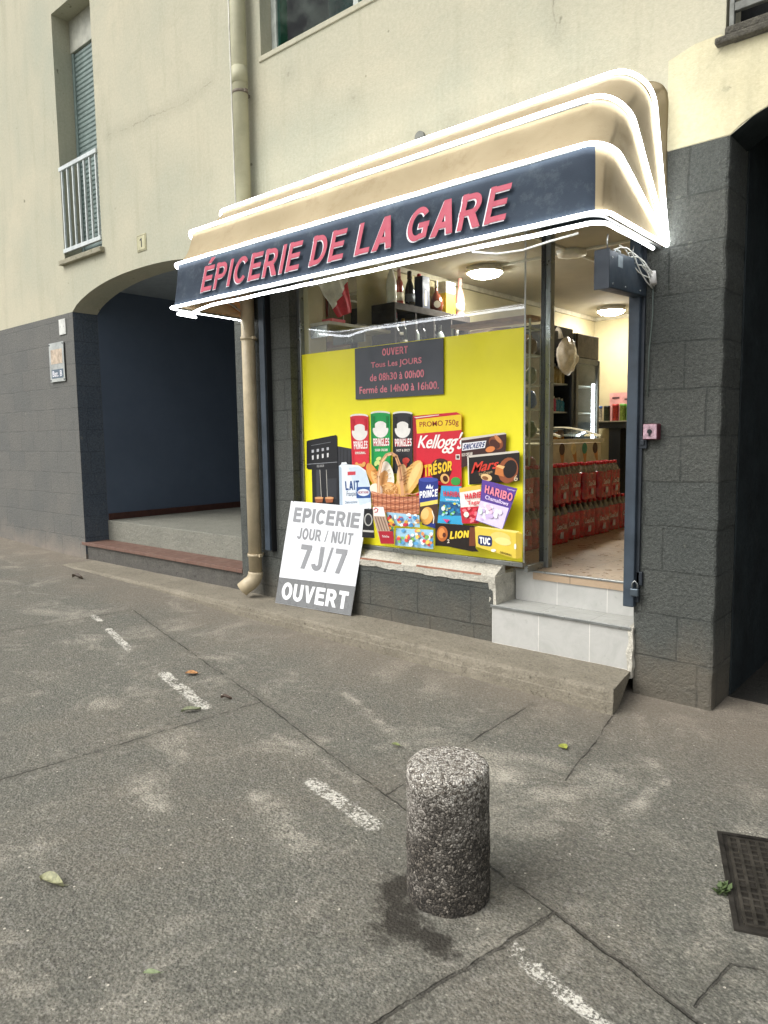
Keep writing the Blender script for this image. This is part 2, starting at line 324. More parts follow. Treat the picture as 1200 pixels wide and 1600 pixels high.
# ------------------------------------------------------------ mesh helpers
class MB:
    def __init__(s): s.v = []; s.f = []; s.mi = []; s.sm = []
    def quad(s, pts, mi=0, sm=False):
        n = len(s.v); s.v += [tuple(p) for p in pts]; s.f.append(tuple(range(n, n+len(pts)))); s.mi.append(mi); s.sm.append(sm); return s
    def box(s, x0, x1, y0, y1, z0, z1, mi=0, M=None):
        n = len(s.v)
        P = [(x0, y0, z0), (x1, y0, z0), (x1, y1, z0), (x0, y1, z0), (x0, y0, z1), (x1, y0, z1), (x1, y1, z1), (x0, y1, z1)]
        if M is not None: P = [tuple(M @ Vector(p)) for p in P]
        s.v += P
        for f in ((0, 3, 2, 1), (4, 5, 6, 7), (0, 1, 5, 4), (1, 2, 6, 5), (2, 3, 7, 6), (3, 0, 4, 7)):
            s.f.append(tuple(n+i for i in f)); s.mi.append(mi); s.sm.append(False)
        return s
    def prism(s, poly, axis, a, b, mi=0):
        # poly: 2D points counter-clockwise; axis 'y': (x,z) extruded a->b in y; 'x': (y,z); 'z': (x,y)
        def P(q, t): return {'y': (q[0], t, q[1]), 'x': (t, q[0], q[1]), 'z': (q[0], q[1], t)}[axis]
        n = len(s.v); k = len(poly)
        s.v += [P(q, a) for q in poly]+[P(q, b) for q in poly]
        F = [tuple(n+i for i in range(k)), tuple(n+k+i for i in reversed(range(k)))]
        for i in range(k): j = (i+1) % k; F.append((n+i, n+k+i, n+k+j, n+j))
        for f in F: s.f.append(f); s.mi.append(mi); s.sm.append(False)
        return s
    def tube(s, path, r, n=8, mi=0, caps=True, closed=False):
        path = [Vector(p) for p in path]; base = len(s.v); m = len(path); up = None
        for i, p in enumerate(path):
            a = path[max(i-1, 0)]; b = path[min(i+1, m-1)]; t = (b-a).normalized()
            if up is None: up = Vector((0, 0, 1)) if abs(t.z) < .9 else Vector((0, 1, 0))
            e1 = t.cross(up).normalized(); e2 = e1.cross(t).normalized(); up = e2
            rr = r[i] if isinstance(r, (list, tuple)) else r
            for k in range(n):
                an = 2*math.pi*k/n; s.v.append(tuple(p+rr*(math.cos(an)*e1+math.sin(an)*e2)))
        for i in range(m-1):
            for k in range(n):
                a = base+i*n+k; b = base+i*n+(k+1) % n
                s.f.append((a, b, b+n, a+n)); s.mi.append(mi); s.sm.append(True)
        if caps:
            s.f.append(tuple(base+k for k in reversed(range(n)))); s.f.append(tuple(base+(m-1)*n+k for k in range(n))); s.mi += [mi, mi]; s.sm += [False, False]
        return s
    def lathe(s, prof, c=(0, 0, 0), n=20, sx=1, sy=1):
        # prof: (r, z, mi)
        base = len(s.v)
        for r, z, _ in prof:
            for k in range(n):
                a = 2*math.pi*k/n; s.v.append((c[0]+r*math.cos(a)*sx, c[1]+r*math.sin(a)*sy, c[2]+z))
        for i in range(len(prof)-1):
            for k in range(n):
                a = base+i*n+k; b = base+i*n+(k+1) % n
                s.f.append((a, b, b+n, a+n)); s.mi.append(prof[i+1][2]); s.sm.append(True)
        s.f.append(tuple(base+k for k in reversed(range(n)))); s.mi.append(prof[0][2]); s.sm.append(False)
        s.f.append(tuple(base+(len(prof)-1)*n+k for k in range(n))); s.mi.append(prof[-1][2]); s.sm.append(False)
        return s
    def build(s, name, mats, parent=None, bevel=0, seg=2, recalc=False):
        if not isinstance(mats, (list, tuple)): mats = [mats]
        me = bpy.data.meshes.new(name); me.from_pydata(s.v, [], s.f); 
        for m in mats: me.materials.append(m)
        me.polygons.foreach_set('material_index', s.mi); me.polygons.foreach_set('use_smooth', s.sm)
        me.update()
        if recalc or bevel:
            bm = bmesh.new(); bm.from_mesh(me); bmesh.ops.recalc_face_normals(bm, faces=bm.faces); bm.to_mesh(me); bm.free()
        o = bpy.data.objects.new(name, me); COL.objects.link(o)
        if bevel:
            b = o.modifiers.new('bevel', 'BEVEL'); b.width = bevel; b.segments = seg; b.limit_method = 'ANGLE'
        if parent is not None:
            o.parent = parent; o.matrix_parent_inverse = Matrix.Translation(-world_loc(parent))
        return o
def world_loc(o):
    v = Vector(o.location)
    p = o.parent
    while p is not None:
        v += Vector(p.location) + (Matrix(o.matrix_parent_inverse).to_translation() if False else Vector((0, 0, 0)))
        p = p.parent
    return v
# every part is modelled in world coordinates; parent things are Empties at their base
def empty(name, loc, label, cat, group=None):
    o = bpy.data.objects.new(name, None); COL.objects.link(o); o.location = loc; o.empty_display_size = .1
    o['label'] = label; o['category'] = cat
    if group: o['group'] = group
    return o
def tag(o, label=None, cat=None, group=None, kind=None):
    for k, v in (('label', label), ('category', cat), ('group', group), ('kind', kind)):
        if v: o[k] = v
    return o
def sub(o, parent):     # re-parent a world-modelled mesh under another world-modelled part
    o.parent = parent
    return o
def part(mb, name, mats, root, **k):
    """mesh in world coordinates under a thing Empty (or under a part)"""
    o = mb.build(name, mats, None, **k); o.parent = root
    p = Vector((0, 0, 0)); r = root
    while r is not None: p += r.location; r = r.parent
    o.location = -p
    return o

# ------------------------------------------------------------ ground
def gz(x):
    T = [(-60, .30), (-14, .30), (-10.8, .207), (-9.6, .169), (-8.3, .138), (-6.8, .115), (-6.1, .10), (-5.1, .05), (-2.6, .015), (-1.2, -.005), (3, -.03), (60, -.05)]
    for (a, za), (b, zb) in zip(T, T[1:]):
        if a <= x <= b: return za+(zb-za)*(x-a)/(b-a)
    return 0
def build_ground():
    xs = [-60, -40, -25, -18, -14]+[-13.5+.25*i for i in range(68)]+[4, 6, 10, 18, 30, 60]
    ys = [-60, -40, -25, -15, -10, -7]+[-6+.25*i for i in range(26)]+[1, 2, 4.5, 8]
    me = bpy.data.meshes.new('pavement'); v = []; f = []
    for y in ys:
        for x in xs: v.append((x, y, gz(x)+.012*(noise.noise(Vector((x*.9, y*.9, 0))))*(1 if -3.9 < y < -.5 else 0)))
    n = len(xs)
    for j in range(len(ys)-1):
        for i in range(n-1): a = j*n+i; f.append((a, a+1, a+1+n, a+n))
    me.from_pydata(v, [], f); me.materials.append(GROUND)
    for p in me.polygons: p.use_smooth = True
    o = bpy.data.objects.new('pavement', me); COL.objects.link(o); o['kind'] = 'structure'
    return o
build_ground()
# kerb: long raised concrete strip, worn edge
def build_kerb():
    me = bpy.data.meshes.new('kerb'); v = []; f = []
    X0, X1, n = -8.2, -1.672, 160
    prof_n = 9
    for i in range(n+1):
        x = X0+(X1-X0)*i/n
        e = .012*noise.noise(Vector((x*5, 1, 0)))+.01*noise.noise(Vector((x*17, 4, 0)))
        t = min(1, (x-X0)/1.6); yf = -.37-.04*max(0, (x+5)/3.4) + e
        if x > X1-.03: yf += .012*((x-X1+.03)/.03)**2
        g = gz(x)-.06; top = .14+.004*noise.noise(Vector((x*4, 0, 2)))
        c = .018+.014*abs(noise.noise(Vector((x*9, 7, 0))))
        zm = g+.06+(top-g-.06)*.52
        P = [(yf-.012, g), (yf-.012, zm-.004), (yf-.001, zm), (yf+.002, top-c), (yf+c*.35, top-c*.35), (yf+c, top), (-.28, top+.003), (-.12, top-.001), (.02, top)]
        for (y, z) in P: v.append((x+max(0, (x+2)/.328)*.066*max(0, -y/.41)+(.006*noise.noise(Vector((y*20, z*20, 1))) if i == n else 0), y, z))
    m = len(P)
    for i in range(n):
        for k in range(m-1): a = i*m+k; f.append((a, a+m, a+m+1, a+1))
    f.append(tuple(range(m))); f.append(tuple(n*m+k for k in reversed(range(m))))
    me.from_pydata(v, [], f); me.materials.append(KERB)
    o = bpy.data.objects.new('kerb', me); COL.objects.link(o); o['kind'] = 'structure'
    bm = bmesh.new(); bm.from_mesh(me); bmesh.ops.recalc_face_normals(bm, faces=bm.faces); bm.to_mesh(me); bm.free()
build_kerb()

# ------------------------------------------------------------ the building
BLD = empty('apartment_building', (-3, 0, 0), 'cream rendered apartment block with dark painted ground floor and arched passages', 'building')
WT = .3
def arch_z(x, x0, x1, zs, rise):
    c = (x0+x1)/2; h = (x1-x0)/2; t = abs(x-c)/h
    return zs+rise*(1-t**2.3)**.75 if t < 1 else zs
ARCH1 = (-8.34, -5.35, 3.03, .262); ARCH2 = (-1.21, 1.78, 3.06, .262)
lw = MB(); lw.box(-16, -8.34, 0, WT, -.6, 3.03); part(lw, 'painted_plinth', BLOCKS_LEFT, BLD)
mb = MB(); mb.box(-5.35, -4.62, 0, WT, -.6, 3.03); mb.box(-4.62, -2.64, 0, WT, -.6, .572); mb.box(-4.62, -1.668, 0, WT, 2.94, 3.03)
part(mb, 'painted_plinth', BLOCKS, BLD)
# right pillar with slightly uneven arris
def pillar():
    v = []; f = []; n = 64; k = 0
    for i in range(n+1):
        z = -.2+(3.06+.2)*i/n
        e = .008*noise.noise(Vector((3, 1, z*7)))+.006*noise.noise(Vector((3, 1, z*23)))
        e2 = .008*noise.noise(Vector((8, 1, z*7)))
        P = [(-1.668+e2, .02), (-1.66+e2, .003), (-1.645, 0), (-1.225+e*.5, 0), (-1.214+e, .006), (-1.21+e, .02), (-1.21, .9), (-1.668, .9)]
        for x, y in P: v.append((x, y, z))
    m = 8
    for i in range(n):
        for k in range(m): a = i*m+k; b = i*m+(k+1) % m; f.append((a, b, b+m, a+m))
    f.append(tuple(reversed(range(m)))); f.append(tuple(n*m+k for k in range(m)))
    me = bpy.data.meshes.new('pillar'); me.from_pydata(v, [], f); me.materials.append(BLOCKS)
    o = bpy.data.objects.new('pillar', me); COL.objects.link(o); o.parent = BLD; o.location = (3, 0, 0)
pillar()
mb = MB(); mb.box(1.78, 7, 0, WT, -.6, 3.06); part(mb, 'painted_plinth', BLOCKS, BLD)
# upper cream wall with arches and window openings
WIN = [(-8.45, -7.59, 3.62, 6.3), (-4.88, -3.0, 4.66, 6.4), (-1.25, -.15, 3.585, 6.3)]
xs = sorted({-16, 7, -1.668} | {a for w_ in WIN for a in w_[:2]} | {ARCH1[0]+(ARCH1[1]-ARCH1[0])*i/28 for i in range(29)} | {ARCH2[0]+(ARCH2[1]-ARCH2[0])*i/28 for i in range(29)})
up = MB()
def bot(x):
    for A in (ARCH1, ARCH2):
        if A[0]-1e-6 <= x <= A[1]+1e-6: return arch_z(x, *A)
    return 3.03 if x < -1.668 else 3.06
for a, b in zip(xs, xs[1:]):
    m = (a+b)/2
    za, zb = (bot(a), bot(b)) if any(A[0] < m < A[1] for A in (ARCH1, ARCH2)) else (bot(m), bot(m))
    segs = [[(a, za), (b, zb), None]]; holes = sorted([w_ for w_ in WIN if w_[0] < m < w_[1]], key=lambda q: q[2])
    lo = (za, zb)
    for hx in holes:
        up.prism([(a, lo[0]), (b, lo[1]), (b, hx[2]), (a, hx[2])], 'y', 0, WT); lo = (hx[3], hx[3])
    up.prism([(a, lo[0]), (b, lo[1]), (b, 8.6), (a, 8.6)], 'y', 0, WT)
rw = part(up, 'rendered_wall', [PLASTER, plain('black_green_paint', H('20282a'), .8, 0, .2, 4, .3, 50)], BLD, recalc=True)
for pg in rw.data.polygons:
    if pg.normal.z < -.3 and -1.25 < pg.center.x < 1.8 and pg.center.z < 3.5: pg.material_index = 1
# newer strip of render over the pillar
mb = MB(); mb.prism([(-1.535, 3.064), (-1.21, 3.064)]+[(-1.21+.05*i, arch_z(-1.21+.05*i, *ARCH2)+.003) for i in range(1, 19)]+[(-.31, 3.50), (-1.20, 3.50), (-1.27, 3.57), (-1.40, 3.565), (-1.535, 3.525)], 'y', -.004, .001)
part(mb, 'render_patch', PLASTER_NEW, BLD, recalc=True)
mb = MB(); mb.box(-16, 7, .302, 8, 8.3, 8.6); mb.box(-16, -15.8, .302, 8, -.6, 8.3); mb.box(6.8, 7, .302, 8, -.6, 8.3); mb.box(-15.8, 6.8, 7.8, 8, -.6, 8.3)
part(mb, 'outer_shell', PLASTER, BLD)
# passage behind the left arch
mb = MB(); mb.box(-8.6, -8.34, .302, 4.5, -.3, 3.6); mb.box(-8.34, -5.2, 4.3, 4.5, .58, 3.34); part(mb, 'passage_wall', NAVY, BLD)
mb = MB(); mb.box(-5.2, -5.0, .302, 4.5, -.3, 3.6); part(mb, 'passage_wall', NAVY, BLD)
mb = MB(); mb.box(-8.343, -8.3395, .003, .297, .2, 3.03); part(mb, 'passage_jamb', NAVY_BLOCK, BLD)
mb = MB(); mb.box(-8.6, -5.0, .302, 4.5, 3.335, 3.6); part(mb, 'passage_ceiling', plain('passage_ceiling_paint', H('8f99a0'), .8, 0, .05), BLD)
mb = MB(); mb.box(-8.338, -5.352, .298, 4.3, .1, .58); part(mb, 'passage_floor', LANDING, BLD, bevel=.006)
mb = MB(); mb.box(-8.338, -5.352, .022, .297, .0, .305); part(mb, 'step_riser', ROUGH, BLD)
mb = MB(); mb.box(-8.42, -5.352, -.006, .296, .306, .343); part(mb, 'tiled_ledge', TERRA, BLD, bevel=.004)
mb = MB(); mb.box(-8.338, -8.325, .31, 4.3, .581, .66); part(mb, 'skirting', plain('brown_skirting', H('4a2e26'), .6), BLD)
# dark passage right of the pillar
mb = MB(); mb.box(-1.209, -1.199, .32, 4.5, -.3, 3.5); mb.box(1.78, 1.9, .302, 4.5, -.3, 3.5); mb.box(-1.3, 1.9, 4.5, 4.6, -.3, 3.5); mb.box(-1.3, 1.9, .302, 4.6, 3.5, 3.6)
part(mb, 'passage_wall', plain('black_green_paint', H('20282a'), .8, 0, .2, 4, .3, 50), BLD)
mb = MB(); mb.box(-1.208, 1.778, .305, 4.5, -.1, .004); part(mb, 'passage_floor', mk_concrete('passage_shade_sheet', H('24231f'), H('2f2e2a'), H('3d3b35')), BLD)  # dark sheet over the paving: the deep passage's shade put into its colour
# shop room
mb = MB(); mb.box(-4.73, -4.53, .302, 5.75, .4, 3.3); mb.box(-4.73, -1.42, 5.55, 5.75, .4, 3.3); mb.box(-1.62, -1.42, .9, 5.55, .4, 3.3); mb.box(-4.62, -4.53, .135, .301, .572, 2.94)
part(mb, 'shop_wall', WALL_IN, BLD)
mb = MB(); mb.box(-4.53, -1.62, .31, 5.55, 3.14, 3.3); part(mb, 'shop_ceiling', CEIL_IN, BLD)
mb = MB(); mb.box(-4.53, -4.50, .32, 5.55, 3.09, 3.139); mb.box(-4.5, -1.62, 5.52, 5.55, 3.09, 3.139); part(mb, 'ceiling_trim', plain('trim_paint', H('b8b29c'), .7), BLD)
mb = MB(); mb.box(-4.53, -1.66, .30, 5.55, .5, .619); mb.box(-2.46, -1.668, .225, .299, .56, .619); part(mb, 'shop_floor', FLOOR_TILE, BLD)
# tiled door steps
mb = MB(); mb.box(-2.636, -1.668, -.012, .295, .10, .388); part(mb, 'door_step', STEP_TILE, BLD)
mb = MB(); mb.box(-2.64, -1.668, -.022, .245, .3885, .400); part(mb, 'step_tread', mk_tiles('tread_tile', H('b2b3ad'), H('b8b9b3'), H('94948c'), .352, .6, 'xy', .35), BLD, bevel=.003)
mb = MB(); mb.box(-2.60, -1.668, .236, .30, .401, .606); part(mb, 'door_step', STEP_TILE, BLD)
mb = MB(); mb.box(-2.61, -1.668, .218, .24, .6085, .6215); part(mb, 'step_nosing', ALU, BLD, bevel=.003)
mb = MB(); mb.box(-2.642, -1.668, -.026, -.018, .385, .4035); part(mb, 'step_nosing', ALU, BLD, bevel=.002)
# roughly plastered cheeks of the steps
def rough_block(name, x0, x1, y0, y1, z0, z1, mat, amp=.012, cuts=7, seed=0):
    bm = bmesh.new(); bmesh.ops.create_cube(bm, size=1)
    for v in bm.verts: v.co = Vector((x0+(x1-x0)*(v.co.x+.5), y0+(y1-y0)*(v.co.y+.5), z0+(z1-z0)*(v.co.z+.5)))
    bmesh.ops.subdivide_edges(bm, edges=bm.edges, cuts=cuts, use_grid_fill=True)
    for v in bm.verts:
        d = noise.noise_vector(v.co*11+Vector((seed, 0, 0)))+.5*noise.noise_vector(v.co*37+Vector((seed, 0, 0)))
        v.co += d*amp
    me = bpy.data.meshes.new(name); bm.to_mesh(me); bm.free(); me.materials.append(mat)
    o = bpy.data.objects.new(name, me); COL.objects.link(o); o.parent = BLD; o.location = (3, 0, 0); return o
rough_block('step_cheek', -2.67, -2.612, .0, .30, .39, .60, WHITE_OLD, .012, 7, 1)
rough_block('step_cheek', -1.690, -1.655, -.025, .24, .10, .40, WHITE_OLD, .012, 9, 2)
# window sill, white paint flaking off
def sill():
    n = 70; v = []; f = []
    X0, X1 = -4.60, -2.615
    for i in range(n+1):
        x = X0+(X1-X0)*i/n
        e = .010*noise.noise(Vector((x*8, 0, 0)))+.006*noise.noise(Vector((x*31, 3, 0)))
        b = .035*noise.noise(Vector((x*3.1, 9, 0)))+.01*noise.noise(Vector((x*19, 5, 0)))
        P = [(-.008, .545+e+b*.4), (-.012, .592+e*.4), (0.0, .604), (.07, .648), (.098, .66), (.12, .66), (.12, .55), (.02, .53)]
        for y, z in P: v.append((x, y, z))
    m = len(P)
    for i in range(n):
        for k in range(m): a = i*m+k; c = i*m+(k+1) % m; f.append((a, a+m, c+m, c))
    f.append(tuple(range(m))); f.append(tuple(n*m+k for k in reversed(range(m))))
    me = bpy.data.meshes.new('window_sill'); me.from_pydata(v, [], f); me.materials.append(WHITE_OLD); me.materials.append(plain('bare_brick_edge', H('8a5f4a'), .9))
    for i in range(n):
        x = X0+(X1-X0)*i/n
        if noise.noise(Vector((x*4, 2, 0))) > -.12 and x < -2.75: me.polygons[i*m+1].material_index = 1
    bm = bmesh.new(); bm.from_mesh(me); bmesh.ops.recalc_face_normals(bm, faces=bm.faces); bm.to_mesh(me); bm.free()
    o = bpy.data.objects.new('window_sill', me); COL.objects.link(o); o.parent = BLD; o.location = (3, 0, 0)
sill()
# shop window frame: front pane, side pane turning into the doorway
mb = MB()
mb.box(-4.62, -4.585, .085, .135, .66, 2.94); mb.box(-4.585, -2.46, .085, .135, .66, .692); mb.box(-4.62, -2.46, .085, .135, 2.88, 2.94)
mb.box(-2.478, -2.448, .136, .37, .62, .665); mb.box(-2.478, -2.448, .136, .37, 2.88, 2.94)
part(mb, 'window_frame', ALU, BLD, bevel=.003)
mb = MB(); mb.box(-2.490, -2.425, .372, .432, .6195, 2.94); part(mb, 'door_post', ALU, BLD, bevel=.004)
mb = MB(); mb.box(-2.493, -2.462, .366, .3715, .6195, 2.94); part(mb, 'post_gasket', BLACKM, BLD)
mb = MB(); mb.box(-2.425, -1.668, .372, .432, 2.885, 2.94); part(mb, 'door_header', STEEL_NAVY, BLD, bevel=.003)
mb = MB(); mb.box(-4.585, -2.4665, .107, .113, .692, 2.88); part(mb, 'window_pane', GLASS, BLD)
mb = MB(); mb.box(-2.466, -2.460, .112, .366, .665, 2.88); part(mb, 'window_pane', GLASS, BLD)
mb = MB(); mb.box(-2.468, -2.457, .103, .1065, .692, 2.88); part(mb, 'pane_joint', plain('silicone', H('b9bcb6'), .3), BLD)
# steel guide rails of the roller grille
mb = MB(); mb.box(-4.935, -4.868, -.07, 0, .57, 2.9); part(mb, 'shutter_rail', STEEL_NAVY, BLD, bevel=.004)
mb = MB(); mb.box(-4.868, -4.858, -.052, 0, .56, 2.9); part(mb, 'shutter_rail_edge', BLACKM, BLD)
mb = MB(); mb.box(-1.712, -1.648, -.045, -.001, .53, 2.93); part(mb, 'door_rail', STEEL_NAVY, BLD, bevel=.005)
mb = MB(); mb.box(-1.647, -1.628, -.02, -.001, .56, 2.93); part(mb, 'door_rail_flange', STEEL_DARK, BLD)
# hinges and padlock on the door rail
lk = MB(); lk.box(-1.647, -1.60, -.022, 0, 1.455, 1.525); lk.box(-1.635, -1.612, -.032, -.02, 1.475, 1.505)
part(lk, 'hinge_plate', STEEL_DARK, BLD, bevel=.003)
lk = MB(); lk.box(-1.645, -1.61, -.02, 0, .66, .74); part(lk, 'hinge_plate', STEEL_DARK, BLD, bevel=.003)
PL = empty('padlock', (-1.64, -.04, .6), 'small grey padlock hanging at the foot of the steel door rail', 'padlock')
lk = MB(); lk.box(-1.665, -1.615, -.062, -.036, .60, .645); part(lk, 'lock_body', plain('lock_steel', H('59636b'), .35, .7), PL, bevel=.005)
lk = MB(); lk.tube([(-1.655, -.049, .64), (-1.655, -.049, .675), (-1.64, -.049, .69), (-1.625, -.049, .675), (-1.625, -.049, .64)], .004); part(lk, 'shackle', ALU, PL)

# upstairs windows
def louvre(x0, x1, z0, z1, y, pitch, name, mat):
    m_ = MB(); z = z0
    while z < z1-.01:
        m_.prism([(y, z), (y-.010, z+pitch*.25), (y-.010, z+pitch*.75), (y, z+pitch*.98), (y+.01, z+pitch*.98), (y+.01, z)], 'x', x0, x1); z += pitch
    return part(m_, name, mat, BLD, recalc=True)
louvre(-8.40, -7.59, 3.66, 6.0, .235, .052, 'roller_shutter', SHUTTER)
mb = MB(); mb.box(-8.45, -7.59, .20, .30, 5.95, 6.3); part(mb, 'shutter_box', plain('shutter_box_paint', H('aaab9e'), .6), BLD, bevel=.004)
mb = MB(); mb.box(-8.449, -8.40, .21, .26, 3.63, 5.95); part(mb, 'shutter_guide', SHUTTER, BLD, bevel=.003)
mb = MB(); mb.box(-8.5, -7.54, -.055, .24, 3.565, 3.62); part(mb, 'sill', mk_concrete('sill_concrete', H('8d8a78'), H('a19d88'), H('b3ad97')), BLD, bevel=.008)
rl = MB(); rl.box(-8.448, -7.592, -.02, .02, 4.60, 4.645); RL = part(rl, 'railing', WHITE_MET, BLD, bevel=.003)
rl = MB(); rl.box(-8.448, -7.592, -.015, .015, 3.70, 3.745); part(rl, 'bottom_rail', WHITE_MET, RL, bevel=.003).location = (0, 0, 0)
for i in range(7):
    x = -8.40+.128*i
    rb = MB(); rb.box(x-.011, x+.011, -.010, .010, 3.745, 4.60); part(rb, 'baluster', WHITE_MET, RL)
for b in [c for c in bpy.data.objects if c.name.startswith('baluster')]: b.location = (0, 0, 0)
mb = MB(); mb.box(-4.88, -4.82, .12, .17, 4.66, 6.4); mb.box(-4.82, -3.0, .12, .17, 4.66, 4.72); mb.box(-3.95, -3.9, .12, .17, 4.72, 6.4); part(mb, 'upper_window_frame', plain('faded_white_frame', H('b8beb6'), .5), BLD, bevel=.003)
mb = MB(); mb.box(-4.82, -3.0, .14, .146, 4.72, 6.4); part(mb, 'upper_window_pane', mk_glass('teal_glass', (.50, .72, .68, 1), .25, .10), BLD)
mb = MB(); mb.box(-4.88, -3.0, .8, .82, 4.5, 6.5); part(mb, 'curtain', plain('teal_curtain', H('4a6a66'), .9, 0, .25, 6), BLD)  # added sheet behind the pane: the sky's teal reflection put into its colour
mb = MB(); mb.box(-4.9, -2.98, -.012, .12, 4.62, 4.662); part(mb, 'sill', PLASTER, BLD, bevel=.005)
mb = MB(); mb.box(-1.25, -.15, .25, .27, 3.587, 6.3); part(mb, 'dark_glazing', DARK_VOID, BLD)
mb = MB(); mb.box(-1.29, -.12, -.05, .28, 3.505, 3.54); mb.box(-1.248, -.152, -.03, .28, 3.541, 3.586); part(mb, 'sill', mk_concrete('sooty_sill', H('3a3833'), H('5a574e'), H('7d796c'), 3), BLD, bevel=.01)
mb = MB(); mb.box(-1.21, -.16, .0, .03, 3.66, 3.70); mb.box(-1.235, -1.211, .0, .03, 3.587, 5.0); mb.box(-1.13, -1.10, .005, .025, 3.70, 4.9); mb.box(-1.0, -.97, .005, .025, 3.70, 4.9); part(mb, 'railing', plain('sooty_grey_metal', H('6f716b'), .6, .1, .25), BLD, bevel=.003)

# ------------------------------------------------------------ awning
AW = empty('shop_awning', (-3.3, 0, 2.56), 'beige and navy basket awning over the shop front, edged with lit white tubes', 'awning')
AX0, AX1, PZ = -5.10, -1.53, 2.56
HOOPS = [(.80, .015), (.745, .35), (.60, .62), (.29, .85), (.0, .90)]     # (distance from wall, height above the pivots)
def hoop_path(h, n=16, inset=0.0, out=0.0):
    d, z = HOOPS[h]; L = math.hypot(d, z); ud, uz = d/L, z/L
    L += out; r = [.08, .14, .19, .22, .14][h]; rl = .05
    P = []
    def pt(x, l): return Vector((x, -ud*l, PZ+uz*l))
    x0, x1 = AX0+inset-out, AX1-inset+out
    for i in range(5): P.append(pt(x0, L*(.02+.98*i/5*(1-rl/L))))
    for i in range(n+1):
        a = math.pi/2*i/n; P.append(pt(x0+rl-rl*math.cos(a), L-rl+rl*math.sin(a)))
    for i in range(1, 24): P.append(pt(x0+rl+(x1-x0-r-rl)*i/24, L))
    for i in range(n+1):
        a = math.pi/2*i/n; P.append(pt(x1-r+r*math.sin(a), L-r+r*math.cos(a)))
    for i in range(4, -1, -1): P.append(pt(x1, L*(.02+.98*i/5*(1-r/L))))
    return P
def skin(h, mats, name):
    A, B = hoop_path(h), hoop_path(h+1); n = len(A); K = 8; v = []; f = []; mi = []
    for k in range(K+1):
        t = k/K
        for i in range(n):
            p = A[i].lerp(B[i], t)
            sag = .028*math.sin(math.pi*t)*(1 if h else .15)
            c = Vector((p.x, 0, PZ)); d = (c-p)
            side = i < 12 or i > n-13
            wr = .006*noise.noise(Vector((p.x*6, p.y*8, p.z*14))) if side else .003*noise.noise(p*4)
            if d.length > 1e-4: p = p+d.normalized()*(sag*min(1, d.length/.4)+wr)
            if side: p = p+Vector(((.010 if i < n/2 else -.010)*math.sin(math.pi*t)*1.5+wr, 0, 0))
            v.append(tuple(p))
    for k in range(K):
        for i in range(n-1):
            a = k*n+i; f.append((a, a+1, a+1+n, a+n)); mi.append(1 if (h == 0 and 13 <= i <= n-18) else 0)
    me = bpy.data.meshes.new(name); me.from_pydata(v, [], f)
    for m in mats: me.materials.append(m)
    me.polygons.foreach_set('material_index', mi)
    for p in me.polygons: p.use_smooth = True
    o = bpy.data.objects.new(name, me); COL.objects.link(o); o.parent = AW; o.location = -AW.location
    s_ = o.modifiers.new('thick', 'SOLIDIFY'); s_.thickness = .003; s_.offset = 0
    return o
for h in range(4): skin(h, [CANVAS, CANVAS_NAVY], 'valance' if h == 0 else 'canopy')
for h in range(5):
    if h < 4:
        m_ = MB(); m_.tube(hoop_path(h, inset=.02, out=-.004), .009, 6); part(m_, 'hoop_frame', ALU, AW)
def tube_light(path, r, root=AW): return part(MB().tube(path, r, 8), 'light_tube', LED, root)
for h in range(4):
    hp = hoop_path(h, out=.016)
    hp = [p+Vector((0, .004*noise.noise(p*9), .004*noise.noise(p*7+Vector((5, 0, 0))))) for p in hp]
    tube_light(hp, .0105)
# second run of tube under the front edge, drooping a little at the left corner
hp = hoop_path(0, out=-.012)
tube_light([p+Vector((0, .01, -.034-(.035*math.exp(-((p.x+4.9)/.16)**2) if p.y < -.5 else 0)+.006*noise.noise(p*4))) for p in hp[4:-1]], .010)
# loose white cable under the right corner
part(MB().tube([(-2.3, -.74, 2.535), (-2.15, -.73, 2.50), (-2.0, -.72, 2.495), (-1.85, -.71, 2.515), (-1.72, -.66, 2.54)], .006, 6), 'cable', LED_OFFWHITE, AW)

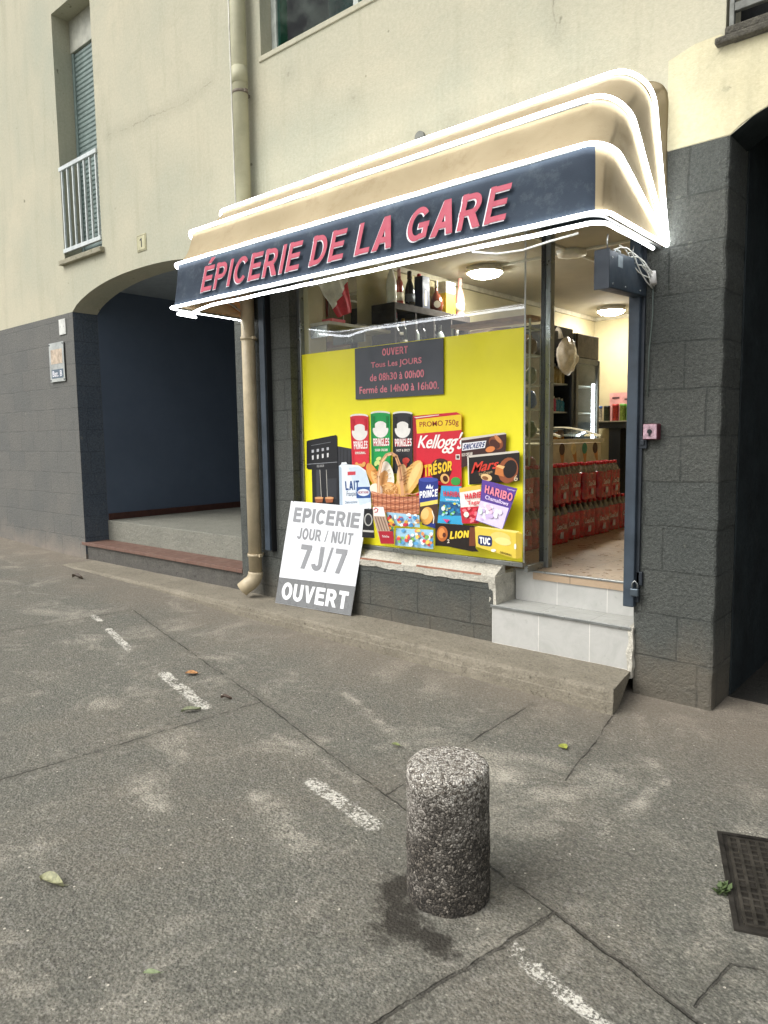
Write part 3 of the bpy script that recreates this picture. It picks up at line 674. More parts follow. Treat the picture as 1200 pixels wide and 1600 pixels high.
# ------------------------------------------------------------ lettering
_tx = {}
def arc_(cx, cy, rx, ry, a0, a1, n=14): return [(cx+rx*math.cos(R(a0+(a1-a0)*i/n)), cy+ry*math.sin(R(a0+(a1-a0)*i/n))) for i in range(n+1)]
T_ = .2
def G_(): # heavy grotesque capitals: ('s', polyline) strokes or ('p', polygon), then the width
    v = ('s', [(.1, 0), (.1, 1)])
    bowlP = ('s', [(0, .9), (.34, .9)]+arc_(.36, .68, .20, .22, 90, -90)+[(0, .46)])
    g = {'E': ([v, ('s', [(.1, .9), (.62, .9)]), ('s', [(.1, .52), (.58, .52)]), ('s', [(.1, .1), (.64, .1)])], .64),
     'P': ([v, bowlP], .66), 'R': ([v, bowlP, ('p', [(.28, .42), (.48, .46), (.74, 0), (.50, 0)])], .72),
     'I': ([v], .2), 'L': ([v, ('s', [(.1, .1), (.58, .1)])], .58), 'T': ([('s', [(0, .9), (.64, .9)]), ('s', [(.32, 0), (.32, .85)])], .64),
     'H': ([v, ('s', [(.58, 0), (.58, 1)]), ('s', [(.1, .52), (.58, .52)])], .68), 'F': ([v, ('s', [(.1, .9), (.6, .9)]), ('s', [(.1, .5), (.52, .5)])], .6),
     'D': ([v, ('s', [(0, .9), (.30, .9)]+arc_(.30, .5, .30, .4, 90, -90)+[(0, .1)])], .70),
     'O': ([('s', arc_(.38, .5, .28, .41, 90, 450, 30))], .76), 'C': ([('s', arc_(.38, .5, .28, .41, 38, 322, 24))], .72),
     'G': ([('s', arc_(.38, .5, .28, .41, 38, 300, 24)), ('s', [(.40, .45), (.76, .45)]), ('s', [(.66, .45), (.66, .08)]), ('s', [(.50, .12), (.70, .15)])], .77),
     'U': ([('s', [(.1, 1), (.1, .36)]+arc_(.34, .35, .24, .26, 180, 360)+[(.58, 1)])], .68),
     'J': ([('s', [(.42, 1), (.42, .30)]+arc_(.25, .28, .17, .19, 0, -175))], .52),
     'S': ([('s', arc_(.33, .71, .22, .20, 20, 262, 14)+arc_(.33, .30, .23, .21, 84, -165, 14))], .66),
     'A': ([('p', [(0, 0), (.21, 0), (.48, 1), (.26, 1)]), ('p', [(.53, 0), (.74, 0), (.48, 1), (.26, 1)]), ('p', [(.15, .20), (.59, .20), (.54, .38), (.20, .38)])], .74),
     'V': ([('p', [(0, 1), (.21, 1), (.46, 0), (.26, 0)]), ('p', [(.51, 1), (.72, 1), (.46, 0), (.26, 0)])], .72),
     'N': ([v, ('s', [(.58, 0), (.58, 1)]), ('p', [(0, 1), (.22, 1), (.68, 0), (.46, 0)])], .68),
     'M': ([v, ('s', [(.70, 0), (.70, 1)]), ('p', [(.04, 1), (.26, 1), (.47, .05), (.33, .05)]), ('p', [(.54, 1), (.76, 1), (.47, .05), (.33, .05)])], .8),
     'B': ([v, ('s', [(0, .91), (.32, .91)]+arc_(.34, .72, .19, .19, 90, -90)+[(0, .53)]), ('s', [(0, .51), (.34, .51)]+arc_(.36, .30, .21, .21, 90, -90)+[(0, .09)])], .68),
     'K': ([v, ('p', [(.18, .34), (.18, .60), (.47, 1), (.72, 1)]), ('p', [(.27, .52), (.43, .68), (.76, 0), (.51, 0)])], .74),
     '7': ([('s', [(0, .90), (.56, .90)]), ('p', [(.34, .86), (.56, .86), (.34, 0), (.12, 0)])], .56), '/': ([('p', [(0, -.02), (.12, -.02), (.34, 1.02), (.22, 1.02)])], .34),
     '1': ([('s', [(.3, 0), (.3, 1)]), ('p', [(.04, .70), (.04, .86), (.3, 1), (.3, .80)])], .42), ' ': ([], .24)}
    g['É'] = (g['E'][0]+[('p', [(.20, 1.07), (.37, 1.07), (.57, 1.28), (.33, 1.28)])], .64); return g
GLY = G_()
def stroke_polys(P, t):
    P = [Vector(p) for p in P]; out = []; L = []; Rr = []
    closed = (P[0]-P[-1]).length < 1e-4
    for i, p in enumerate(P):
        a = P[i-1] if i else (P[-2] if closed else p); b = P[i+1] if i < len(P)-1 else (P[1] if closed else p)
        d1 = (p-a).normalized() if (p-a).length > 1e-6 else (b-p).normalized(); d2 = (b-p).normalized() if (b-p).length > 1e-6 else d1
        n1 = Vector((-d1.y, d1.x)); n2 = Vector((-d2.y, d2.x)); m = (n1+n2).normalized(); k = 1/max(.5, m.dot(n1))
        L.append(p+m*k*t/2); Rr.append(p-m*k*t/2)
    for i in range(len(P)-1): out.append([L[i], L[i+1], Rr[i+1], Rr[i]])
    return out
def text_geo(s_, bold=.02, shear=0, space=1.0):
    """-> (points 0..1 of the text's box with a tiny layer number, faces)"""
    key = (s_, bold, shear, space)
    if key in _tx: return _tx[key]
    V = []; F = []
    if all(ch in GLY for ch in s_):
        x = 0; t = T_+(bold-.03)*1.2
        for ch in s_:
            parts, w_ = GLY[ch]; lay = 0
            for kind, P in parts:
                for poly in ([P] if kind == 'p' else stroke_polys(P, t)):
                    n = len(V); V += [(x+q[0]+shear*q[1], q[1], lay) for q in poly]; F.append(tuple(range(n, n+len(poly))))
                lay += 1
            x += w_+.115*space
    else:
        c = bpy.data.curves.new('t', 'FONT'); c.body = s_; c.offset = min(bold, .008); c.shear = shear; c.resolution_u = 3; c.space_character = space+bold*1.2; c.fill_mode = 'FRONT'
        o = bpy.data.objects.new('t', c); COL.objects.link(o)
        dg = bpy.context.evaluated_depsgraph_get(); me = bpy.data.meshes.new_from_object(o.evaluated_get(dg))
        sh = [0] if bold < .012 else [-bold*.55, 0, bold*.55]
        for k, dx in enumerate(sh):
            n = len(V); V += [(v.co.x+dx, v.co.y+(abs(dx)*.3 if k else 0), k) for v in me.vertices]; F += [tuple(n+i for i in p.vertices) for p in me.polygons]
        bpy.data.objects.remove(o); bpy.data.curves.remove(c); bpy.data.meshes.remove(me)
    x0 = min(v[0] for v in V); x1 = max(v[0] for v in V); y0 = min(v[1] for v in V); y1 = max(v[1] for v in V)
    G = ([((v[0]-x0)/(x1-x0), (v[1]-y0)/(y1-y0), v[2]) for v in V], F); _tx[key] = G; return G
def add_text(mb, s_, TL, TR, BR, BL, mi=0, off=(0, 0, 0), grow=0, **k):
    TL, TR, BR, BL = map(Vector, (TL, TR, BR, BL)); V, F = text_geo(s_, **k); n = len(mb.v); off = Vector(off)
    nr = (BR-BL).cross(TL-BL).normalized()
    for a, b, l in V:
        mb.v.append(tuple(BL.lerp(BR, a).lerp(TL.lerp(TR, a), b)+off+nr*(l*.00004)))
    for f in F: mb.f.append(tuple(n+i for i in f)); mb.mi.append(mi); mb.sm.append(False)
PINK = plain('pink_red_lettering', H('b04a5c'), .6, 0, .05); OUTW = plain('white_lettering', H('dcdce0'), .5, 0, .04)
# ÉPICERIE DE LA GARE on the navy valance (plane between hoops 0 and 1)
def val(x, t, o=0.0):
    y = -.80+.055*t; z = PZ+.015+.335*t
    return Vector((x, y, z))+Vector((0, -.9865, -.162))*(.018+o)
mb = MB(); k = dict(bold=.035, shear=.10, space=1.05)
W0, W1 = -4.70, -2.03
body = 'ÉPICERIE DE LA GARE'
# é accent makes the box taller: caps run t .20-.74, accent to .88
for mi, o, dx, dz, bd in ((1, .000, -.008, -.005, .01), (0, .0025, 0, 0, -.005)):
    kk = dict(bold=bd, shear=.14, space=1.0)
    add_text(mb, body, val(W0, .93, o), val(W1, .93, o), val(W1, .20, o), val(W0, .20, o), mi, off=(dx, 0, dz), **kk)
part(mb, 'lettering', [PINK, OUTW], AW)

# ------------------------------------------------------------ window poster (flat printed sheet on the glass)
PY = .100
def px(u, v, y=PY):
    """point of the window plane measured from the photograph"""
    d = AF+AX*((u-600)/FPX)-AY*((v-800)/FPX); t = (y+CAM_D)/d.y
    return Vector((d.x*t, y, CAM_H+d.z*t))
POST = empty('window_poster', (-3.5, PY, .70), 'large yellow printed poster of groceries covering the lower shop window', 'poster')
mb = MB(); mb.box(-4.582, -2.469, PY, PY+.003, .694, 2.238)
YEL = plain('yellow_print', H('f4ea2a'), .42, 0, .04, 1.2)
part(mb, 'printed_sheet', YEL, POST)
_pal = {}
def pal(h):
    if h not in _pal: _pal[h] = plain('print_'+h, H(h), .42, 0, .03, 20)
    return _pal[h]
class Art:
    """one printed picture on the poster: flat shapes laid 0.4 mm over each other"""
    lay = 1
    def __init__(s, name): s.mb = MB(); s.mats = []; s.name = name; s.k = Art.lay
    def idx(s, h):
        m = pal(h)
        if m not in s.mats: s.mats.append(m)
        return s.mats.index(m)
    def P(s, q): return px(q[0], q[1], PY-.00035*s.k)
    def poly(s, pts, h): s.mb.quad([s.P(q) for q in pts][::-1], s.idx(h)); s.k += 1; return s
    def ell(s, c, rx, ry, h, rot=0, n=20, a0=0, a1=360):
        pts = []
        for i in range(n):
            a = R(a0+(a1-a0)*i/n); x, y = rx*math.cos(a), ry*math.sin(a); r = R(rot)
            pts.append((c[0]+x*math.cos(r)-y*math.sin(r), c[1]+x*math.sin(r)+y*math.cos(r)))
        return s.poly(pts, h)
    def arc(s, pts, w_, h):
        i = s.idx(h)
        for a, b in zip(pts, pts[1:]):
            d = Vector((b[0]-a[0], b[1]-a[1])); nrm = Vector((-d.y, d.x)).normalized()*w_/2; e = d.normalized()*w_*.15
            s.mb.quad([s.P((a[0]-e.x+nrm.x, a[1]-e.y+nrm.y)), s.P((b[0]+e.x+nrm.x, b[1]+e.y+nrm.y)), s.P((b[0]+e.x-nrm.x, b[1]+e.y-nrm.y)), s.P((a[0]-e.x-nrm.x, a[1]-e.y-nrm.y))], i)
        s.k += 1; return s
    def text(s, t, TL, TR, BR, BL, h, **k):
        add_text(s.mb, t, s.P(TL), s.P(TR), s.P(BR), s.P(BL), s.idx(h), **k); s.k += 1; return s
    def done(s, label=None):
        s.mb.v = [tuple(v) for v in s.mb.v]
        o = part(s.mb, s.name, s.mats, POST); Art.lay = s.k
        if label: o['label'] = label
        return o
rnd = random.Random(3)
# coffee machine
a = Art('printed_coffee_machine')
a.poly([(527, 697), (549, 701), (566, 717), (567, 790), (528, 790)], '34363b')
for i in range(6): a.poly([(531+i*5.5, 700+i*1.5), (532+i*5.5, 700+i*1.5), (532+i*5.5, 735), (531+i*5.5, 735)], '222327')
a.poly([(487, 732), (529, 730), (530, 800), (488.5, 800)], '232429')
a.poly([(494, 734), (499, 734), (500, 790), (495, 790)], '3f4148').poly([(511, 748), (526, 747), (526, 780), (511, 780)], '33353a')
a.poly([(499.3, 734), (500.3, 734), (502.5, 777), (501.5, 777)], 'a9a7a0').poly([(509.3, 734), (510.3, 734), (512, 777), (511, 777)], 'a9a7a0')
a.poly([(479, 690), (481, 688.3), (524.5, 679.6), (526.6, 681.2), (527.8, 732), (481.5, 733.6), (479.2, 731)], '1d1e22')
a.poly([(480, 725), (527, 721.5), (527, 722.4), (480, 725.9)], '8f9297')
a.text('DELONGHI', (495, 726.5), (506, 725.8), (506, 729.5), (495, 730.2), 'a8a8a8', bold=.01)
for i in range(4):
    x = 487+i*7.8; y = 703-i*1.3
    a.poly([(x, y), (x+3.5, y-.5), (x+3.5, y+4), (x, y+4.5)], 'b9bbc0').poly([(x+.3, y+9), (x+3.2, y+8.5), (x+3, y+15), (x+.5, y+15.5)], 'd8d8d8')
a.poly([(486, 696), (517, 690.5), (517, 691), (486, 696.5)], '8f9297')
for cx in (498.5, 514.5):
    a.poly([(cx-6.8, 778), (cx+6.8, 777), (cx+5, 785), (cx-5, 785.5)], '9b5d3d').ell((cx, 778), 6.8, 1.8, 'd9a06e')
a.done()
# chip tubes (mascot left off)
for (L, Rr, T, B, c, c2, t2) in ((547, 575.5, 651, 735, 'd3303f', 'c41f30', 'ORIGINAL'), (579, 609.5, 646.5, 735, '12994b', '0d7d3c', 'SOUR CREAM'), (613.5, 644.5, 647, 740, '2e2d31', '1c1b1e', 'HOT & SPICY')):
    a = Art('printed_chip_tube'); dx = 3.5 if L < 560 else (1.5 if L < 600 else 0)
    a.poly([(L, T), (Rr, T-1), (Rr+dx*.4, B), (L+dx, B)], c)
    a.ell(((L+Rr)/2, T-1), (Rr-L)/2, 3.6, 'e9e6de').ell(((L+Rr)/2, T+1.2), (Rr-L)/2-.6, 3, c)
    a.poly([(L+1, T+2), (L+3.5, T+2), (L+3.5+dx, B-4), (L+1+dx, B-4)], c2)
    cx = (L+Rr)/2+dx*.2
    a.ell((cx, T+24.5), 12.2, 13, 'ebe8e2')
    a.poly([(L+2.5+dx*.6, T+39), (Rr-2, T+38), (Rr-2, T+49), (cx+4, T+51), (L+3.5+dx*.7, T+50)], 'b5202c' if c != 'd3303f' else c)
    a.text('PRINGLES', (L+3.4+dx*.5, T+38.5), (Rr-1, T+37.5), (Rr-1.4, T+50), (L+4+dx*.7, T+51), 'f1eeea', bold=.03)
    a.text(t2, (L+6+dx*.5, T+55), (Rr-4, T+54.4), (Rr-4, T+58.2), (L+6.3+dx*.5, T+58.8), 'efe9dd', bold=.02)
    for k_, hc in ((.16, c2), (.84, c2)): a.poly([(L+(Rr-L)*k_-1.6, T+4), (L+(Rr-L)*k_+1.6, T+4), (L+(Rr-L)*k_+1.6+dx*.2, T+22), (L+(Rr-L)*k_-1.6+dx*.2, T+22)], hc)
    for i in range(5): a.ell((cx-8+rnd.random()*17, T+70+rnd.random()*10), 4.5, 2.8, ('dca45c', 'cfe08a', 'c4453b')[(L > 560)+(L > 600)], rnd.random()*180)
    a.done()
# cereal box
a = Art('printed_cereal_box')
a.poly([(645, 650), (713, 644), (721.3, 648), (721.3, 760), (646.5, 756)], 'cf2335').poly([(645, 650), (650, 654), (651, 756), (646.5, 756)], 'a51a2a')
a.poly([(649.7, 655.5), (721, 647.4), (721, 671.7), (651.4, 677.5)], 'f0cf2b')
a.poly([(647, 652), (686, 647.6), (686, 648.8), (650, 653.6)], 'e8dfd4')
a.text('PROMO 750g', (655.3, 659.3), (716.5, 655), (716.5, 666.5), (656, 670), '9c3a24', bold=.012)
a.text('Kellogg\'s', (652.2, 680), (730, 675), (721, 710), (652.5, 706), 'f4efe9', bold=.028, shear=.3, space=.92)
a.ell((688.5, 734), 17, 18, '4a241d').ell((688, 735), 14.5, 15.5, '331713')
a.text('TRÉSOR', (662, 722), (707, 716), (706, 735), (663, 746), 'f2c631', bold=.06)
a.ell((695, 748), 7, 8, 'e3b36c', -20).ell((696, 748), 4, 5, '4a2417', -20)
a.ell((712, 752), 7.5, 6.5, '3c9a45').poly([(712, 710), (718.5, 710), (718.5, 718), (712, 718)], 'e9e4dc').poly([(713, 711.5), (717.5, 711.5), (717.5, 716.5), (713, 716.5)], '55413f')
a.poly([(650, 770), (721, 757), (721, 765), (650, 775)], 'cf2335')
a.done()
# ice-cream bar boxes
a = Art('printed_ice_cream_box')
a.poly([(720.8, 684.5), (788, 675.8), (791.5, 678), (789.5, 708), (720.8, 731)], '3d2220').poly([(720.8, 684.5), (788, 675.8), (791.5, 678), (728, 687.5), (720.8, 688)], 'd6cec2')
a.poly([(722.8, 692.5), (760, 688.3), (757.5, 699.8), (721.8, 704.5)], 'e7e6ea')
a.text('SNICKERS', (724.5, 694), (758.5, 690), (756.5, 698.5), (723, 703), '26396f', bold=.05, shear=.2)
a.text('ICE CREAM', (721.6, 708.5), (738, 706.3), (738, 711), (721.6, 713.3), 'ded5c8', bold=.03)
a.ell((775, 692), 12, 9.5, '8a4a2b', 35).ell((773, 694), 9, 6.5, '4b241a', 35).ell((766, 702), 7.5, 4.5, 'd77f45', -15).ell((778, 686), 8, 3, 'c98352', 50)
a.done('dark brown ice-cream box with white and blue lettering')
a = Art('printed_ice_cream_box')
a.poly([(730, 712), (808, 704), (811.7, 706.5), (811.7, 751), (731.7, 757.5)], '1b1413').poly([(731, 713.5), (733, 711.7), (808, 704), (811.7, 706), (811.7, 707), (734, 715)], 'cfc8bd')
a.poly([(730, 712), (732.3, 715), (733.2, 757.3), (731.7, 757.5)], 'd8d2c6')
a.text('Mars', (737, 723), (779.5, 717), (779, 731), (736, 740), 'd43c2c', bold=.045, shear=.35)
a.text('Ice Cream', (748.5, 738.5), (769, 734), (769, 739), (748.8, 743.5), 'c8a97c', bold=.0)
a.ell((794, 735), 15.5, 20.5, '93502f', 12).ell((797, 733), 10.5, 14.5, '1f1311', 15).poly([(775, 729), (786, 733), (787, 745), (773, 741)], 'c9793f').poly([(775, 729), (779, 726), (789, 729), (786, 733)], 'eeb87a')
a.ell((760, 746), 9, 5.5, 'e8c48b', 15).ell((758, 747), 5, 3, '8a5a34', 15)
a.text('6', (803, 743), (809, 742), (809, 751), (803, 752), 'd8c3a0', bold=.01)
a.done('black ice-cream box with red script lettering')
# milk pack
a = Art('printed_milk_carton')
a.poly([(529.5, 728), (534, 725), (560, 727), (571.5, 735), (579, 762), (580, 800), (531, 800)], 'dfe7ee').poly([(529.5, 728), (533.5, 731), (535.5, 800), (531, 800)], 'a9bccd')
a.poly([(545, 731), (560, 729), (571.5, 738), (578.5, 765), (579, 784), (562, 790)], 'c8d8e6').poly([(543, 737), (555.5, 736.5), (555.5, 742), (543, 742.7)], 'c6444e')
a.text('LAIT', (539, 752), (561, 750.5), (561, 765), (540, 766), '27487e', bold=.03).text('Français', (541, 768), (557, 767), (557, 776), (541.5, 777), '4c5e78', bold=0, shear=.2)
a.poly([(557, 761), (578.8, 760.5), (578.8, 778), (557, 778.5)], '2c508f').ell((568, 769.5), 9.5, 5.5, 'dbe4ee').text('MONTAGNE', (560, 767.5), (576, 767), (576, 771), (560, 771.5), 'a44a55', bold=.02)
a.poly([(533, 725.5), (534, 722.5), (541, 722), (542.5, 725)], 'e9eef2')
a.text('Demi-écrémé', (539, 782.5), (558, 781.5), (558, 786), (539.5, 787), '5b7590', bold=0)
a.done()
# bread basket
a = Art('printed_bread_basket')
for c, rx, ry, h_, r_ in (((583, 742), 8, 20, 'd9964c', -25), ((586, 748), 4, 13, 'e8b671', -25), ((601, 745), 9, 22, 'eadcc3', 12), ((606, 742), 9, 22, 'f1e8d8', -12), ((597, 752), 8, 18, 'd19a5c', 20), ((633, 752), 12, 26, 'dfb06a', 30), ((642, 748), 13, 32, 'e3b566', 28), ((645, 745), 6, 26, 'f0cb84', 28), ((628, 742), 8, 17, 'e6c08a', 5), ((608, 766), 14, 13, 'd79d5a', 0), ((606, 762), 9, 7, 'e4b475', 10), ((588, 765), 11, 9, 'efe3cf', 35)):
    a.ell(c, rx, ry, h_, r_)
for (x_, y_, r_, n_) in ((642, 728, 28, 6), (634, 738, 30, 4), (585, 735, -25, 3), (606, 735, -12, 3)):
    for i in range(n_):
        qx, qy = x_-i*4.2*math.sin(R(r_)), y_+i*6.5*math.cos(R(r_)); a.arc([(qx-3.5, qy+1.5), (qx+3.5, qy-1.8)], 1.0, 'b87a3e' if x_ > 610 or x_ < 590 else 'cdbb9a')
for _ in range(60):
    qx, qy = rnd.uniform(596, 620), rnd.uniform(758, 774); a.ell((qx, qy), 1.1, .7, ('b87b42', 'efc98c')[rnd.randrange(2)], rnd.random()*180, 6)
a.poly([(580, 767), (600, 773), (630, 776), (656, 775), (655, 803), (620, 805), (584, 799)], 'c07a58')
for j in range(7):
    a.arc([(580.5+i*9.3, 770+j*4.6+(1.4 if (i+j) % 2 else -.6)+3*math.sin(i/8*3.14)) for i in range(9)], 1.5, ('dc9f7c', '9a5740')[j % 2])
for i in range(11): a.arc([(583+i*6.8, 772), (584+i*6.6, 801)], .7, '8d4c37')
a.arc([(592, 770), (591, 745), (596, 722), (604, 711), (612, 708.5), (619, 713), (624, 728), (627, 750), (629, 774)], 5, 'd19d72')
a.arc([(592, 770), (591.5, 745), (596.5, 722), (604.5, 711.5), (612, 709.5)], 1.2, 'f0cfa4').arc([(619.5, 714), (624.5, 728), (627.5, 750)], 1.2, '8d5a3c')
a.done()
# biscuit tube
a = Art('printed_biscuit_tube')
a.poly([(654, 750), (684.7, 749), (684, 792), (681, 826), (660, 820), (656, 805)], '27357f').ell((669.3, 749.5), 15.3, 3.6, '3c4da0')
a.poly([(655, 790), (684, 788), (683.5, 818), (657, 815)], '4a3326').poly([(656.5, 785.5), (683.8, 780.5), (683.8, 787), (656.5, 791.5)], 'e7cf62')
a.text('PRINCE', (654.8, 768), (684.2, 763.5), (684.2, 775.5), (655.5, 779), 'f1f0f2', bold=.05, shear=.12)
a.poly([(665, 763), (668, 757), (669.5, 761), (672, 756), (674, 761.5), (677, 758), (676, 764)], 'd8dff0')
a.ell((667, 806), 10, 14, 'e2a857', 10).ell((664, 803), 6, 9, 'efc37a', 10).arc([(675, 798), (678, 808), (677, 818)], 1.4, 'f4ede0')
a.done()
# sweet bags
def candies(a, box, cols, n, r=2.4):
    for _ in range(n): a.ell((box[0]+rnd.random()*(box[2]-box[0]), box[1]+rnd.random()*(box[3]-box[1])), r*(.7+rnd.random()*.6), r*(.6+rnd.random()*.5), cols[rnd.randrange(len(cols))], rnd.random()*180, 9)
a = Art('printed_sweet_bag')
a.poly([(689.5, 759), (721, 760), (723.5, 820), (683.5, 817), (687, 785)], '3aa3cf').poly([(687, 783), (722, 786), (722.5, 806), (685, 805)], '2c5f8a')
candies(a, (690, 787, 720, 804), ['56b9c9', '2b7fb4', '5fae4a', 'd6c64a', '1f4f86', '9ad0d6'], 26)
a.text('HARIBO', (692.5, 766.8), (721, 768.5), (720.5, 777), (693, 775.5), 'c73b48', bold=.05).text('Schtroumpfs', (696, 778), (717, 779.5), (717, 784), (696.5, 783), 'f1f4f5', bold=.01)
a.ell((692.5, 794.5), 3, 3.6, 'd9ede0').poly([(692, 811), (703, 812), (698, 817)], 'd23a77').done('blue bag of sweets')
a = Art('printed_sweet_bag')
a.poly([(717.5, 762.5), (751, 757.5), (748, 818), (722, 818)], 'efe6dc').poly([(717.5, 762.5), (751, 757.5), (750.5, 764.5), (718, 769.5)], 'e9b94c')
a.poly([(719, 793), (748.5, 791), (748, 818), (722, 818)], 'c02a38'); candies(a, (722, 794, 744, 815), ['e0475a', 'b3202f', 'ef7f86', 'd23a48'], 22, 3)
a.text('HARIBO', (725.5, 772), (760, 766), (759, 776.5), (727, 780.5), 'cf2f3e', bold=.05).text('Tagada', (730, 783), (758, 779), (757.5, 788.5), (730.5, 791), 'd33f4d', bold=.03)
a.ell((728.5, 804), 4, 4.5, 'dbe9d6').done('white and red bag of sweets')
a = Art('printed_sweet_bag')
a.poly([(753.3, 749.2), (808.5, 763.5), (797.5, 795), (785, 828), (742.5, 813), (750, 785)], '5d4196').poly([(750.5, 782), (795, 794), (784.5, 827), (743.5, 812.5)], 'd7cbe6')
candies(a, (752, 789, 782, 812), ['e9e0f2', 'f3eef5', 'e8c4d8', 'c9b5dc'], 22, 3.5)
a.text('HARIBO', (758.5, 757.5), (802, 771), (799.5, 784), (757, 770), 'e8889a', bold=.04)
a.text('Chamallows', (758.5, 773), (795, 784.5), (793.5, 790.5), (758, 779.5), 'e6d6f2', bold=.03, shear=.2).text('à partager', (793, 762.5), (806, 766), (805.5, 768.5), (792.8, 765.5), 'e9dff2', bold=.0)
a.ell((750.5, 798.5), 3.4, 5, 'd4ecdc').done('purple bag of sweets')
# cracker box, chocolate bar
a = Art('printed_chocolate_bar')
a.poly([(680, 817.5), (747, 822), (743, 856), (748, 862), (738, 862), (700, 854), (680, 852.5)], '201814').poly([(734, 824), (746, 824), (742.5, 853), (733, 853)], '6d3a22')
a.ell((691, 834), 8.5, 12, 'b4652f').ell((690, 833), 5, 8, 'd98e4c').ell((694, 836), 2.6, 3.8, '5c2b1c')
a.text('LION', (703, 830), (733, 828.5), (733.5, 840), (702.5, 842.5), 'eecb3b', bold=.06, shear=.12).text('2', (698.5, 843), (702.5, 842.5), (702.5, 848), (698.5, 848.5), 'e7dccb', bold=.02)
a.done()
a = Art('printed_cracker_box')
a.poly([(742, 823), (748, 822), (812, 830), (816.5, 835), (815, 872), (806, 873), (743.5, 854)], 'd9c04a').poly([(806, 832), (816.5, 835), (815, 872), (806, 873)], 'b79d33').poly([(742, 823), (748, 822), (812, 830), (806, 833)], 'e9d877')
a.ell((782, 840), 16, 8.5, 'e8cb72', 12).ell((786, 846), 13, 6, 'f0d98c', 12).poly([(747, 837), (750, 836), (767, 838), (769, 842), (768.5, 852), (766, 854), (751, 852), (747, 849)], '1f2e60')
a.text('TUC', (749, 838.5), (766.5, 840.5), (766, 852), (749.5, 849.5), 'f2f0ea', bold=.07).text('ORIGINAL', (781, 861), (800, 866), (800, 869.5), (781, 864.5), '7a6a2a', bold=.02)
a.ell((805, 854), 1.8, 4.5, 'efe9d8').ell((771, 860), 4, 2.4, 'e9e2d4').done()
# juice drinks, sticks, coffee bag
a = Art('printed_drink_pack')
for q in ([(614, 801), (655, 805), (656, 824), (616, 821)], [(619, 825), (677, 828), (677, 858), (617, 852)], [(604, 800), (614, 801), (616, 850), (606, 848)]): a.poly(q, '9cc6dc')
candies(a, (617, 804, 653, 821), ['e6eef0', 'c83d52', '4b8fc4', 'e9b34b', 'f2f2ec'], 24, 3); candies(a, (621, 828, 675, 852), ['e8f0f2', 'e2905a', 'd24c4e', '5b9fd0', 'f0c860', 'f3f2ee', '7ab55a'], 40, 3.2); candies(a, (604, 802, 616, 848), ['c8433c', '3c8a3f', 'e58d3a', 'e9c84a', '7a2a30'], 18, 3)
for i in range(3): a.text('Oasis', (622+i*13, 809+i), (631+i*13, 809.5+i), (631+i*13, 814+i), (622+i*13, 813.5+i), '5b4a8a', bold=.02)
a.done()
a = Art('printed_coffee_bag'); a.poly([(569, 795), (582.5, 795), (585.5, 841), (565.5, 839.5)], '1b1b1e').ell((575.5, 812), 6.5, 10, 'a9a9a4').ell((575.5, 812), 4.8, 8, '2a2a2d').poly([(567, 828), (584, 829), (584, 832), (567, 831)], 'b8b6ae').done()
a = Art('printed_snack_bag')
a.poly([(582.5, 792), (599, 792), (603, 808), (615, 849.5), (595, 849.5), (583, 808)], 'b79e8a').poly([(582.5, 792), (599, 792), (602, 807), (584, 806)], 'e9e2dc').poly([(591, 830), (614, 830), (616, 850), (595, 849.5)], 'a3202f')
for i in range(4): a.arc([(586.5+i*4, 808), (593+i*4.2, 829)], 1.6, '7d6656')
a.arc([(584, 797), (587, 793.5), (590.5, 796), (589, 800), (585.5, 800.5)], 1.2, 'c22a3c').text('Sticks', (597, 836), (608, 836.5), (608, 840), (597.5, 839.5), 'eadfdb', bold=.01).done()

# opening-hours panel
HR = empty('opening_hours_sign', (-3.53, .09, 1.84), 'dark grey panel with pink opening hours stuck at the top of the poster', 'sign')
HP = MB(); HP.box(-3.962, -3.105, .084, .090, 1.838, 2.232); part(HP, 'panel', plain('slate_vinyl', H('4d5158'), .45, 0, .04, 3), HR, bevel=.001)
ht = MB()
for s_, u0, u1, zt, zb in (('OUVERT', .335, .625, .935, .80), ('Tous Les JOURS', .20, .775, .70, .56), ('de 08h30 à 00h00', .185, .80, .475, .335), ('Fermé de 14h00 à 16h00.', .055, .955, .245, .105)):
    def hp_(u, t, o=0): return Vector((-3.962+.857*u, .0825-o, 1.838+.394*t))
    for mi, o, g, dx in ((1, 0, .04, -.002), (0, .001, .012, 0)):
        add_text(ht, s_, hp_(u0, zt, o), hp_(u1, zt, o), hp_(u1, zb, o), hp_(u0, zb, o), mi, off=(dx, 0, dx), bold=g)
part(ht, 'lettering', [plain('salmon_lettering', H('de808c'), .5), plain('pale_lettering', H('9c8a8e'), .5)], HR)

# ------------------------------------------------------------ leaning board
BR_ = empty('leaning_sign', (-4.3, -.1, .14), 'white and grey sign board leaning against the wall under the shop window', 'sign board')
TL_, TRr, BRr, BLr = Vector((-4.655, -.001, 1.012)), Vector((-3.775, -.001, 1.004)), Vector((-3.90, -.083, .146)), Vector((-4.738, -.14, .142))
nb = (BRr-BLr).cross(TL_-BLr).normalized()
dd = AF+AX*((575-600)/FPX)-AY*((793-800)/FPX); co = Vector((0, -CAM_D, CAM_H)); TRr = co+dd*((BLr-co).dot(nb)/dd.dot(nb))
if nb.y > 0: nb = -nb
def bd(u, t, o=0): return BLr.lerp(BRr, u).lerp(TL_.lerp(TRr, u), t)+nb*o
bb = MB(); cs = [bd(0, 0), bd(1, 0), bd(1, 1), bd(0, 1)]; cs2 = [c-nb*.006 for c in cs]
bb.v = [tuple(c) for c in cs+cs2]
